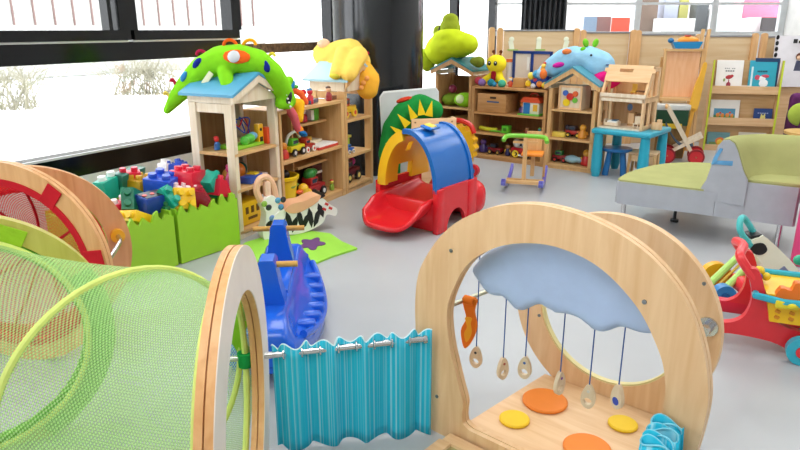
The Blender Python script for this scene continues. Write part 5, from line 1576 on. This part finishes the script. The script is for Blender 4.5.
figure('small green and yellow figure by the post on the bottom shelf', M_(0.80, 0.07, 0.062), LSD, 0.10, '#8aa83a', '#d8c84a', '#c8402a')
block('dark cluster toy at the back of the bottom shelf', M_(0.78, 0.25, 0.062), LSD, (0.16, 0.1, 0.22), '#4a1e22', extra=[('band', B().box((0, -0.052, 0.15), (0.14, 0.006, 0.02)), WHITE)])
block('teal toy box at the back behind the yellow bucket', M_(0.40, 0.26, 0.062), LSD, (0.1, 0.1, 0.13), '#1f7a6a')

# second gabled shelf (by the pillar)
G_ = lambda x, y, z: LS(1.52 + x, y, z)
toy_car('yellow toy vehicle with red roof, dark window and blue front, top of pillar-side shelf', G_(0.22, 0.14, 0.652), LSD, 0.24, '#f0c41e', '#c8342a', '#f2d23a', '#d83a2a', extra=[('blue_piece', B().box((-0.10, -0.04, 0.07), (0.06, 0.06, 0.07), bv=0.01), plastic('#2a86b8'))])
block('green and yellow toy box on the middle shelf beside the pillar', G_(0.21, 0.17, 0.337), LSD, (0.13, 0.10, 0.12), '#a8c832', extra=[('top', B().box((0.01, 0, 0.135), (0.15, 0.11, 0.02)), plastic('#e0d84a'))])
toy_car('small blue toy car before the green box, pillar-side shelf', G_(0.16, 0.07, 0.337), LSD, 0.12, '#2a58b0', '#3a78c8', '#e8e4de', '#2a2a2e')
toy_car('maroon toy tractor with cream wheels on the bottom of the pillar-side shelf', G_(0.25, 0.15, 0.062), LSD, 0.28, '#6a1a26', '#5a1622', '#1c1c1e', '#ecd87a')
figure('small brown teddy figure riding on the maroon tractor', G_(0.20, 0.15, 0.225), LSD, 0.13, '#b07a3a', '#c8924a', '#b07a3a', fat=1.5)
ball('magenta ball lying on the maroon tractor bonnet', G_(0.34, 0.15, 0.186), 0.04, '#c83a8c')

# back: dark teal house (left)
K_ = lambda x, y, z: BS(-0.52 + x, 0.02 + y, z)
tag(soft('plush_pillow', B().ball((0, 0, 0.085), (0.14, 0.10, 0.085)).ball((-0.03, 0, 0.1), (0.09, 0.09, 0.07)), cloth('#8fd02c'), None, 0.013, 5, loc=K_(0.36, 0.10, 0.545)), 'bright green plush pillow with white patch in the dark teal gabled shelf', 'plush toy')
tag(soft('plush_pillow', B().ball((0, 0, 0.075), (0.13, 0.10, 0.075)), cloth('#7a9a2c'), None, 0.013, 5, loc=K_(0.14, 0.15, 0.545)), 'darker olive green plush pillow in the dark teal gabled shelf', 'plush toy')
obj('white_patch', B().ball((-0.07, -0.07, 0.10), (0.05, 0.04, 0.05)), cloth('#d8e8b0'), bpy.data.objects['plush_pillow'])
ball('dark red and blue toy on top of the olive pillow', K_(0.16, 0.13, 0.69), 0.05, '#8a2a4a')
tag(soft('cloth_bundle', B().ball((0, 0, 0.07), (0.2, 0.13, 0.07)).ball((0.08, 0.0, 0.09), (0.1, 0.1, 0.06)), cloth('#9a7a44'), None, 0.015, 4, loc=K_(0.26, 0.16, 0.30)), 'brown cloth bundle on the lower shelf of the dark teal gabled shelf', 'cloth')

# back: wide shelf
S_ = lambda x, y, z: BS(x, y, z)
ct = thing('plush_caterpillar', 'yellow plush caterpillar with colourful feet sitting on the wide shelf', 'plush toy', S_(0.22, 0.14, 0.807), BSD)
soft('body', B().ball((0, 0, 0.10), (0.085, 0.07, 0.09)).chain([(-0.05, -0.03, 0.10), (-0.13, -0.07, 0.04)], [0.045, 0.04], 4).chain([(0.05, -0.03, 0.10), (0.13, -0.07, 0.04)], [0.045, 0.04], 4), cloth('#f2dc2a'), ct, 0.012, 3)
obj('head', B().ball((0, -0.01, 0.235), (0.115, 0.095, 0.10), n=3), cloth('#f4de2e'), ct)
for s in (-1, 1):
    obj('eye', B().ball((s * 0.038, -0.10, 0.245), (0.022, 0.012, 0.026)), BLACK, ct)
    obj('eye_glint', B().ball((s * 0.038 + 0.006, -0.111, 0.253), 0.006), WHITE, ct)
    obj('antenna', B().tube([(s * 0.03, 0, 0.32), (s * 0.045, 0, 0.355)], 0.01, 6), cloth('#8a4a2a'), ct)
for s in (-1, 1):
    obj('antenna_tip', B().ball((s * 0.045, 0, 0.365), 0.02), cloth('#6a3a22'), ct)
obj('bib', B().ball((0, -0.062, 0.11), (0.035, 0.022, 0.07)), cloth('#a8202a'), ct)
for x, y, z, r, h in ((-0.19, -0.06, 0.05, 0.045, '#c84a5a'), (-0.12, -0.10, 0.035, 0.045, '#8a6aa8'), (0.0, -0.11, 0.04, 0.042, '#2a7a8a'), (0.13, -0.10, 0.035, 0.045, '#4aa88a'), (0.04, -0.11, 0.025, 0.028, '#3a8ab0')):
    obj('foot', B().ball((x, y, z), r), cloth(h), ct)
figure('small red and white toy figure beside the caterpillar', S_(0.42, 0.10, 0.807), BSD, 0.11, '#d8502a', '#f4efe8', '#e8b23a')
block('wooden block stand between caterpillar and toy pile', S_(0.53, 0.12, 0.807), BSD, (0.14, 0.08, 0.10), '#c8965a')
bx2 = thing('storage_box', 'wooden storage box with handle slot and blue label on the wide shelf', 'box', S_(0.24, 0.16, 0.527), BSD)
obj('body', B().box((0, 0, 0.10), (0.36, 0.28, 0.20), bv=0.004), wood('#cf9d68', '#bd8850', axis='x'), bx2)
obj('handle_slot', B().box((0.02, -0.142, 0.16), (0.075, 0.006, 0.022), bv=0.002), plain('#4a2f18', 0.7), bx2)
obj('label', B().box((0.02, -0.142, 0.115), (0.15, 0.004, 0.016)), plain('#4a5a80', 0.6), bx2)
th = thing('toy_house', 'little plastic toy house with red roof and blue door on the wide shelf', 'toy house', S_(0.70, 0.13, 0.527), BSD)
obj('walls', B().box((0, 0, 0.075), (0.19, 0.15, 0.13), bv=0.006), plastic('#efe9dc'), th)
obj('roof', B().prism([(-0.12, 0.135), (0.12, 0.135), (0.085, 0.19), (-0.085, 0.19)], -0.09, 0.09), plastic('#d8502a'), th)
obj('carry_handle', B().tube(cr([(-0.05, 0, 0.18), (-0.03, 0, 0.22), (0.03, 0, 0.22), (0.05, 0, 0.18)], 4), 0.01, 6), plastic('#c8402a'), th)
obj('door', B().box((-0.045, -0.077, 0.07), (0.075, 0.008, 0.115)), plastic('#2a78c0'), th)
obj('window', B().box((0.055, -0.077, 0.08), (0.05, 0.008, 0.07)), plastic('#f0b83a'), th)
obj('lawn', B().box((0.0, -0.02, 0.008), (0.25, 0.22, 0.016), bv=0.004), plastic('#6ac03a'), th)
figure('orange and purple toy figure left of the little toy house', S_(0.565, 0.13, 0.527), BSD, 0.13, '#7a5aa0', '#e8924a', '#c8642a')
tp = thing('activity_toy', 'blue and yellow activity toy with little characters on the wide shelf top', 'toy', S_(0.74, 0.14, 0.807), BSD)
soft('base', B().ball((0, 0, 0.07), (0.12, 0.09, 0.075)).ball((0.06, 0, 0.13), (0.06, 0.06, 0.05)), plastic('#24409a'), tp, 0.012, 3)
for x, z, h, r in ((-0.09, 0.05, '#f0c41e', 0.035), (-0.03, 0.03, '#e8eaf0', 0.03), (0.04, 0.05, '#f08a2a', 0.035), (0.10, 0.04, '#f0d23a', 0.035), (-0.06, 0.13, '#f0d84a', 0.04), (0.0, 0.15, '#3aa0d0', 0.045), (0.07, 0.19, '#f0a02a', 0.035), (0.075, 0.235, '#f0c84a', 0.026), (-0.01, 0.09, '#c83a4a', 0.025)):
    obj('ball_part', B().ball((x, -0.07, z), r), plastic(h), tp)
obj('crest', B().ball((0.08, -0.06, 0.262), (0.02, 0.014, 0.018)), plastic('#c8402a'), tp)
# blue framed panel behind the caterpillar
wp = thing('framed_panel', 'blue framed double window panel standing on the wide shelf at the back', 'toy panel', S_(0.56, 0.31, 0.807), BSD)
b = B()
for x in (-0.22, 0.0, 0.22):
    b.box((x, 0, 0.19), (0.03, 0.02, 0.36))
for z in (0.02, 0.36):
    b.box((0, 0, z), (0.47, 0.02, 0.03))
obj('frame', b, plastic('#1f3f8c'), wp, smooth=0)
obj('left_pane', B().box((-0.11, 0.005, 0.19), (0.19, 0.006, 0.31)), plain('#e6ddd6', 0.6), wp)
obj('right_pane', B().box((0.11, 0.005, 0.19), (0.19, 0.006, 0.31)), plain('#d8b8a0', 0.6), wp)
obj('white_tag', B().box((-0.04, -0.012, 0.24), (0.03, 0.006, 0.14)), WHITE, wp)
rl = thing('paper_roll', 'white tube with orange cap standing behind the caterpillar', 'tube', S_(0.28, 0.31, 0.807), BSD)
obj('tube', B().cyl((0, 0, 0), (0, 0, 0.25), 0.035), plain('#dcd8d6', 0.6), rl)
obj('cap', B().cyl((0, 0, 0.25), (0, 0, 0.285), 0.038), plastic('#e8743a'), rl)
# third shelf and bottom
tag(soft('toy_snake', B().chain([(-0.1, 0, 0.03), (0, -0.02, 0.025), (0.1, 0, 0.03)], [0.028, 0.025, 0.02], 5), plastic('#d8d832'), None, 0.01, 3, loc=S_(0.17, 0.10, 0.302), rot=(0, 0, R(BSD))), 'long yellow-green toy lying on the third shelf, left', 'toy')
tag(obj('toy_stick', B().cyl((-0.08, 0, 0.012), (0.1, 0, 0.012), 0.011), plastic('#6ac03a'), loc=S_(0.28, 0.08, 0.302), rot=(0, 0, R(BSD))), 'green toy stick beside the yellow-green toy on the third shelf', 'toy')
block('bright green cube on the third shelf of the wide shelf', S_(0.40, 0.10, 0.302), BSD, (0.085, 0.085, 0.085), '#62c832', extra=[('hole', B().box((0, -0.044, 0.045), (0.04, 0.004, 0.03)), plain('#3f8a1e', 0.6))])
figure('small brown and red toy figure on the third shelf, middle', S_(0.63, 0.14, 0.302), BSD, 0.085, '#a03a2a', '#c89a6a', '#7a2a1e', fat=1.3)
figure('small turquoise duck figure on the third shelf, right', S_(0.80, 0.10, 0.302), BSD, 0.10, '#1f8ab0', '#2a9ac0', '#58b83a')
toy_car('dark red and black toy truck with yellow stripe on the bottom of the wide shelf', S_(0.27, 0.11, 0.052), BSD, 0.17, '#7a1e22', '#2a2228', '#1c1c1e', '#c8a03a')
figure('dark violet toy figure at the left of the bottom shelf', S_(0.10, 0.12, 0.052), BSD, 0.16, '#4a3a78', '#6a4a90', '#2a2040', fat=1.4)
figure('brown and blue toy figure between two vehicles on the bottom shelf', S_(0.43, 0.10, 0.052), BSD, 0.14, '#2a2c5a', '#c8925a', '#3a2a20', '#f0c84a')
toy_car('red toy car with big pale round windows on the bottom of the wide shelf', S_(0.61, 0.13, 0.052), BSD, 0.25, '#b8202a', '#b8b4ac', '#22201f', '#e8d23a', extra=[('headlamp', B().ball((-0.06, -0.06, 0.16), (0.045, 0.02, 0.05)).ball((0.05, -0.06, 0.16), (0.045, 0.02, 0.05)), plain('#c8cac4', 0.3))])
t = thing('toy_key', 'yellow ring with white stick toy before the red car', 'toy', S_(0.55, 0.05, 0.052), BSD)
obj('ring', B().tube([(0.032 * math.cos(a), 0, 0.04 + 0.032 * math.sin(a)) for a in [2 * PI * k / 20 for k in range(20)]], 0.01, 6, closed=True), plastic('#efd23a'), t)
obj('stick', B().cyl((0.04, 0, 0.03), (0.12, 0, 0.025), 0.01), plastic('#e6e6ea'), t)
block('grey toy piece at the far left of the bottom shelf', S_(0.17, 0.20, 0.052), BSD, (0.09, 0.06, 0.07), '#7a8290')

# back: teal house (right)
Q_ = lambda x, y, z: BS(0.925 + x, y, z)
cb = thing('activity_cube', 'wooden activity cube with coloured discs in the blue plush gabled shelf', 'toy', Q_(0.22, 0.15, 0.622), BSD)
obj('cube', B().box((0, 0, 0.12), (0.25, 0.22, 0.24), bv=0.006), PALE, cb)
obj('frame_rim', B().ring([(-0.125, 0.0), (0.125, 0.0), (0.125, 0.24), (-0.125, 0.24)], [(-0.105, 0.02), (0.105, 0.02), (0.105, 0.22), (-0.105, 0.22)], -0.118, -0.108), BIRCH, cb, smooth=0)
for x, z, r, h in ((0.0, 0.13, 0.037, '#c82a2a'), (-0.05, 0.165, 0.028, '#3f68c0'), (0.055, 0.16, 0.028, '#e0602a'), (0.055, 0.095, 0.026, '#6ab83a'), (-0.035, 0.07, 0.037, '#efcf1e')):
    obj('disc', B().cyl((x, -0.125, z), (x, -0.108, z), r, n=24), plastic(h), cb)
toy_car('small red and yellow toy car among figures on the middle of the gabled shelf', Q_(0.25, 0.15, 0.327), BSD, 0.17, '#a82a26', '#3a2c30', '#1c1c1e', '#e8c84a')
figure('orange lion toy figure on the middle of the right gabled shelf', Q_(0.35, 0.12, 0.327), BSD, 0.15, '#d8902a', '#e8a83a', '#b0602a', fat=1.5)
figure('dark red toy figure left of the lion on the gabled shelf', Q_(0.17, 0.14, 0.327), BSD, 0.13, '#6a2030', '#3a3a50', '#2a2230')
block('flat yellow toy piece at the left of the middle gabled shelf', Q_(0.10, 0.10, 0.327), BSD, (0.15, 0.08, 0.05), '#e8cf5a')
toy_car('flat dark red toy boat-car at the bottom left of the gabled shelf', Q_(0.12, 0.15, 0.052), BSD, 0.17, '#8a1e2a', '#3a8a4a', '#1c1c1e', '#c83a3a')
tag(soft('plush_fish', B().ball((0, 0, 0.05), (0.085, 0.05, 0.045)).ball((0.08, 0, 0.05), (0.03, 0.02, 0.035)), plastic('#8fb8c8'), None, 0.01, 3, loc=Q_(0.26, 0.11, 0.052), rot=(0, 0, R(BSD))), 'pale blue and white toy fish at the bottom of the gabled shelf', 'toy')
figure('red and yellow toy figure with ring arms at the bottom right of gabled shelf', Q_(0.41, 0.12, 0.052), BSD, 0.17, '#c02a2a', '#c8922a', '#d8a83a', '#e0c02a', fat=1.4)

# ------------------------------------------------------------------ easel, boat, pram, crate
ez = thing('play_easel', 'tall wooden play stand with salmon panel by the divider', 'easel', (2.98, 7.45, 0), -8)
obj('panel', B().box((0.19, 0.05, 0.92), (0.37, 0.02, 0.50), (R(-5), 0, 0)), wood('#efbd92', '#e6ac7e'), ez)
for x in (0.0, 0.40):
    obj('leg', B().box((x, 0.03, 0.60), (0.03, 0.03, 1.20), (R(-3), 0, 0)), PINE, ez)
    obj('rear_leg', B().box((x, 0.25, 0.55), (0.03, 0.03, 1.12), (R(8), 0, 0)), PINE, ez)
obj('ledge', B().box((0.19, -0.02, 0.65), (0.42, 0.12, 0.03)), PINEX, ez)
obj('top_shelf', B().box((0.2, 0.10, 1.185), (0.40, 0.16, 0.02)), PINEX, ez)
bt = thing('toy_boat', 'orange and blue toy boat on top of the salmon play stand', 'toy boat', (3.20, 7.52, 1.20), -8)
obj('hull', B().prism([(-0.15, 0.07), (-0.11, 0.0), (0.14, 0.0), (0.17, 0.06), (0.17, 0.075)], -0.06, 0.06), plastic('#1f86c0'), bt)
obj('deck', B().ball((0.03, 0, 0.085), (0.12, 0.055, 0.05)), plastic('#f0962a'), bt)
obj('bow_knob', B().ball((-0.155, 0, 0.085), (0.035, 0.03, 0.03)), plastic('#1f6ca0'), bt)
obj('red_disc', B().cyl((0.02, 0, 0.13), (0.02, 0, 0.145), 0.035), plastic('#c8402a'), bt)
ft_ = thing('leaning_ladder', 'tall slanted wooden ladder frame between play stand and book display', 'frame', (3.46, 7.72, 0), -10)
for x in (-0.01, 0.055):
    obj('rail', B().box((x, 0.05, 0.70), (0.035, 0.04, 1.42), (R(-4), R(4), 0)), PINE, ft_)
for z in (0.3, 0.75):
    obj('rung', B().box((0.0 + z * 0.06, 0.06, z), (0.08, 0.025, 0.03)), PINEX, ft_)
yp = thing('yellow_board', 'narrow yellow bottle-shaped board leaning beside the salmon panel', 'toy', (3.22, 7.30, 0.0), -8, rot=(0, R(7), R(-8)))
obj('board', B().prism(cr([(-0.04, 0.55), (0.04, 0.55), (0.04, 0.80), (0.03, 0.92), (0.025, 1.04), (0.005, 1.07), (-0.015, 1.04), (-0.025, 0.92), (-0.045, 0.80)], 4, True), 0.0, 0.03), plain('#f2b83c', 0.45), yp)
obj('foot', B().box((0, 0.015, 0.28), (0.04, 0.03, 0.56)), plain('#e8a83a', 0.45), yp)
gc = thing('storage_crate', 'dark green crate with pale lid under the salmon play stand', 'crate', (3.06, 7.34, 0), -8)
obj('box', B().box((0, 0, 0.46), (0.34, 0.20, 0.18), bv=0.01), plastic('#14462c'), gc)
obj('lid', B().box((0, 0, 0.575), (0.36, 0.22, 0.06), bv=0.01), plastic('#cfd2d0'), gc)
obj('stand', B().box((0, 0, 0.185), (0.32, 0.18, 0.37)), wood('#9a7a4c', '#86683c'), gc)
obj('yellow_rail', B().box((-0.03, -0.115, 0.37), (0.26, 0.03, 0.05)), plain('#e8c02a', 0.45), gc)
pm = thing('doll_pram', 'wooden doll pram frame with red wheels before the play stand', 'doll pram', (2.98, 6.98, 0), -22)
for y in (0.0, 0.24):
    obj('long_bar', B().box((0.06, y, 0.34), (0.035, 0.02, 0.62), (0, R(-32), 0)), PALE, pm)
    obj('cross_bar', B().box((0.10, y + 0.022, 0.20), (0.42, 0.02, 0.035), (0, R(-32), 0)), PALE, pm)
    for x in (-0.05, 0.24):
        wh = obj('wheel', B().cyl((x, y - 0.04, 0.085), (x, y - 0.01, 0.085), 0.085, n=28), plain('#d0222a', 0.4), pm)
        obj('rim', B().ring([(x + 0.085 * math.cos(a), 0.085 + 0.085 * math.sin(a)) for a in [2 * PI * k / 32 for k in range(32)]], [(x + 0.068 * math.cos(a), 0.085 + 0.068 * math.sin(a)) for a in [2 * PI * k / 32 for k in range(32)]], y - 0.043, y - 0.007), plain('#8e1a22', 0.4), wh)
obj('axle', B().cyl((-0.05, -0.04, 0.085), (-0.05, 0.24, 0.085), 0.01).cyl((0.24, -0.04, 0.085), (0.24, 0.24, 0.085), 0.01), PINE, pm)
obj('handle', B().cyl((-0.115, -0.02, 0.60), (-0.115, 0.27, 0.60), 0.014), PINE, pm)
obj('cloth_seat', B().grid(lambda u, v: Vector((-0.10 + 0.3 * u, 0.02 + 0.2 * v, 0.42 - 0.22 * u - 0.10 * math.sin(PI * u))), 10, 4), cloth('#3a4a5a'), pm, smooth=180).modifiers.new('thick', 'SOLIDIFY').thickness = 0.006

# ------------------------------------------------------------------ book display
BKO, BKD = (3.69, 7.77), -15
BK = frame(BKO, BKD)
bk = thing('book_display', 'wooden book display with lime edges and three ledges', 'bookcase', (BKO[0], BKO[1], 0), BKD)
for x in (0.0, 0.735):
    obj('side_edge', B().prism([(-0.0, 0.0), (0.02, 0.0), (0.075, 1.06), (0.055, 1.06)], x - 0.009, x + 0.009, 'x'), plain('#cfe03a', 0.4), bk)
    obj('side_panel', B().prism([(0.02, 0.0), (0.30, 0.0), (0.10, 1.06), (0.075, 1.06)], x - 0.008, x + 0.008, 'x'), BIRCH, bk)
for z, zt in ((-0.01, 0.31), (0.315, 0.64), (0.685, 1.02)):
    y0 = 0.01 + 0.055 * z
    obj('ledge_front', B().box((0.367, y0 + 0.012, z + 0.035), (0.715, 0.018, 0.09)), BIRCHX, bk, smooth=0)
    obj('ledge_floor', B().box((0.367, y0 + 0.06, z + 0.005), (0.715, 0.10, 0.016)), BIRCHX, bk, smooth=0)
    obj('back_panel', B().box((0.367, y0 + 0.115, (z + zt) / 2 + 0.02), (0.715, 0.012, zt - z + 0.04)), wood('#d9b588', '#caa06c', axis='x'), bk, smooth=0)
obj('ledge_label', B().box((0.37, 0.058, 0.762), (0.10, 0.004, 0.02)), WHITE, bk)


def book(label, x, z, w_, h, cover, pics, tilt=-8, lines=()):
    t = thing('picture_book', label, 'book', BK(x, 0.055 + 0.055 * z, z - 0.03), 0, 'picture books on the display', rot=(R(tilt), 0, R(BKD)))
    obj('cover', B().box((0, 0, h / 2), (w_, 0.012, h), bv=0.002, seg=1), plain(cover, 0.35), t)
    for n_, b_, m_ in pics:
        obj(n_, b_, plain(m_, 0.5), t, smooth=30)
    return t


yv = -0.0075


def sq(x, z, a, c):
    return B().box((x, yv, z), (a, 0.003, c))


def ov(x, z, a, c, rot=0):
    return B().ball((x, yv, z), (a, 0.003, c), (0, R(rot), 0))


ttl = B()
for k, q in enumerate((-0.05, -0.03, -0.01, 0.03, 0.05)):
    ttl.box((q, yv, 0.265), (0.012, 0.003, 0.008))
for k in range(4):
    ttl.box((-0.035 + k * 0.025, yv, 0.235), (0.018, 0.003, 0.013))
book('white picture book with a red bird on the top ledge', 0.19, 0.73, 0.29, 0.36, '#f1efec', [('title_line', ttl, '#6a6a70'), ('red_bird', ov(0.0, 0.165, 0.04, 0.024, -10).ball((0.03, yv, 0.178), (0.018, 0.003, 0.016)), '#b02a34'), ('red_shape', ov(0.0, 0.075, 0.026, 0.034).ball((0.0, yv, 0.12), (0.006, 0.003, 0.02)), '#9a2a40'), ('pink_ground', sq(0.0, 0.028, 0.19, 0.03), '#efc0b8'), ('green_sprig', ov(-0.05, 0.13, 0.012, 0.02), '#8aa05a')])
ttl = B()
for k in range(6):
    ttl.box((-0.05 + k * 0.018, yv, 0.235), (0.013, 0.003, 0.018))
book('turquoise picture book with a white animal in red cap on the top ledge', 0.545, 0.73, 0.29, 0.36, '#2ba3bd', [('title_line', ttl, '#16424e'), ('spine_strip', sq(-0.112, 0.145, 0.02, 0.285), '#cfe6ea'), ('animal', ov(0.02, 0.10, 0.05, 0.045).ball((0.0, yv, 0.155), (0.04, 0.003, 0.03)), '#e9edf2'), ('red_cap', ov(-0.05, 0.165, 0.03, 0.03).ball((0.03, yv, 0.18), (0.045, 0.003, 0.02)), '#c8445a'), ('bottom_strip', sq(0.05, 0.02, 0.1, 0.025), '#a8d8c0')])
book('dark blue book peeking out above the turquoise picture book', 0.58, 0.735, 0.26, 0.385, '#1d3f68', [('top_strip', sq(-0.02, 0.302, 0.06, 0.01), '#7a9ac0')], -3)
bpy.data.objects[[o.name for o in C.objects if o.get('label', '').startswith('dark blue book peeking')][0]].location = BK(0.585, 0.085 + 0.055 * 0.73, 0.70)
book('wide picture book with a colourful crowd scene on the middle ledge', 0.19, 0.36, 0.32, 0.27, '#e9e6e0', [('picture', sq(0, 0.10, 0.235, 0.135), '#4f8fb0'), ('meadow', sq(0, 0.062, 0.235, 0.05), '#4f9a4a'), ('crowd', ov(-0.07, 0.09, 0.026, 0.03).ball((-0.02, yv, 0.085), (0.024, 0.003, 0.032)).ball((0.035, yv, 0.09), (0.026, 0.003, 0.03)).ball((0.085, yv, 0.085), (0.02, 0.003, 0.03)), '#dd8a3c'), ('bear', ov(-0.045, 0.115, 0.014, 0.014).ball((0.06, yv, 0.12), (0.014, 0.003, 0.014)), '#c8442f')])
tt = B()
for k in range(5):
    tt.box((-0.05 + k * 0.024, yv, 0.125), (0.016, 0.003, 0.012))
book('small dark blue picture book with yellow star creature on the middle ledge', 0.61, 0.36, 0.20, 0.18, '#22407e', [('title_line', tt, '#9aa8d0'), ('creature', ov(0, 0.07, 0.03, 0.03).ball((-0.015, yv, 0.10), (0.008, 0.003, 0.02)).ball((0.018, yv, 0.10), (0.008, 0.003, 0.02)), '#d8d07a')])
book('picture book with a yellow lion face on the bottom ledge', 0.16, 0.035, 0.25, 0.21, '#6a9aa0', [('field', sq(0, 0.05, 0.2, 0.08), '#7a9a5a'), ('mane', ov(0.02, 0.095, 0.055, 0.055), '#e0742a'), ('face', B().ball((0.02, yv - 0.002, 0.09), (0.035, 0.003, 0.035)), '#f0c83a')])
zz = B()
for k in range(9):
    zz.box((-0.115 + k * 0.028, yv, 0.15 + 0.006 * (k % 2)), (0.02, 0.003, 0.05), (0, R(18 if k % 2 else -14), 0))
book('white wide book with a row of black zebra-like shapes on the bottom ledge', 0.53, 0.035, 0.30, 0.22, '#dcd8c8', [('black_shape', zz, '#202022')])

# poster, purple armchair, cushions and table at the far right
po = thing('poster', 'white poster with black dotted edge and a small girl drawing, far right', 'poster', (4.88, 8.30, 0.72), 2)
obj('sheet', B().box((0, 0, 0.30), (0.46, 0.012, 0.62), (R(-4), 0, 0)), plain('#eceaf0', 0.5), po)
dots = B()
for k in range(9):
    dots.ball((-0.215, 0.012 - 0.0072 * 1.2 + 0.004 * (k - 8), 0.03 + 0.07 * k), (0.022, 0.004, 0.028))
obj('dotted_edge', dots.move(Matrix.Translation((0, -0.006, 0))), BLACK, po)
obj('title_line', B().box((0.0, -0.028, 0.545), (0.05, 0.004, 0.05)).box((0.06, -0.028, 0.535), (0.035, 0.004, 0.03)).box((0.11, -0.028, 0.535), (0.03, 0.004, 0.03)), BLACK, po)
obj('girl_head', B().ball((0.09, -0.014, 0.36), (0.045, 0.006, 0.045)), plain('#6a3a28', 0.6), po)
obj('girl_face', B().ball((0.085, -0.018, 0.345), (0.03, 0.006, 0.03)), plain('#efc8a8', 0.6), po)
obj('girl_dress', B().prism([(0.04, 0.16), (0.15, 0.16), (0.115, 0.31), (0.065, 0.31)], -0.014, -0.006), plain('#4a4e6a', 0.6), po)
obj('girl_legs', B().box((0.075, -0.008, 0.11), (0.015, 0.008, 0.12)).box((0.115, -0.008, 0.11), (0.015, 0.008, 0.12)), plain('#e8b8a0', 0.6), po)
st_ = obj('stand', B().box((0, 0.04, -0.36), (0.4, 0.03, 0.74)), BIRCHX, po)
ac = thing('armchair', 'purple upholstered armchair at the far right edge behind the grey sofa', 'armchair', (4.44, 7.20, 0), -12)
obj('seat', B().box((0.45, 0.0, 0.24), (0.95, 0.60, 0.30), bv=0.05, seg=3), cloth('#5a2a56'), ac)
obj('back', B().box((0.45, 0.30, 0.47), (0.95, 0.16, 0.48), bv=0.06, seg=3), cloth('#5f2c5c'), ac)
obj('arm', B().box((0.02, 0.0, 0.36), (0.14, 0.62, 0.34), bv=0.05, seg=3), cloth('#552650'), ac)
for x in (0.03, 0.85):
    for y in (-0.24, 0.3):
        obj('leg', B().cyl((x, y, 0), (x, y, 0.11), 0.02), BLACK, ac)
for lab, x, r, dots_ in (('smaller green round cushion with dark dots on the purple armchair', 4.38, 0.125, 1), ('larger plain green round cushion at the right on the purple armchair', 4.60, 0.155, 0)):
    q = thing('round_cushion', lab, 'cushion', (x, 7.12 - (x - 4.3) * 0.2, 0.39), -12, 'green round cushions')
    obj('cushion', B().ball((0, 0, r), (r, 0.06, r), (R(-8), 0, 0), n=3), cloth('#a3b84a'), q)
    if dots_:
        obj('dot', B().ball((0.04, -0.055, r + 0.03), (0.02, 0.01, 0.01)).ball((0.05, -0.055, r - 0.02), (0.02, 0.01, 0.01)).ball((0.0, -0.06, r + 0.0), (0.012, 0.01, 0.01)), plain('#4a4a34', 0.7), q)
rt = thing('side_table', 'small round wooden side table before the purple armchair, far right', 'table', (4.12, 6.45, 0), 0)
obj('top', B().cyl((0, 0, 0.40), (0, 0, 0.425), 0.24, n=48), wood('#d9b370', '#c99e58', axis='x'), rt)
obj('stem', B().cyl((0, 0, 0.02), (0, 0, 0.40), 0.03), STEEL, rt)
obj('foot', B().lathe([(0.16, 0), (0.16, 0.012), (0.03, 0.03)], n=32), STEEL, rt)
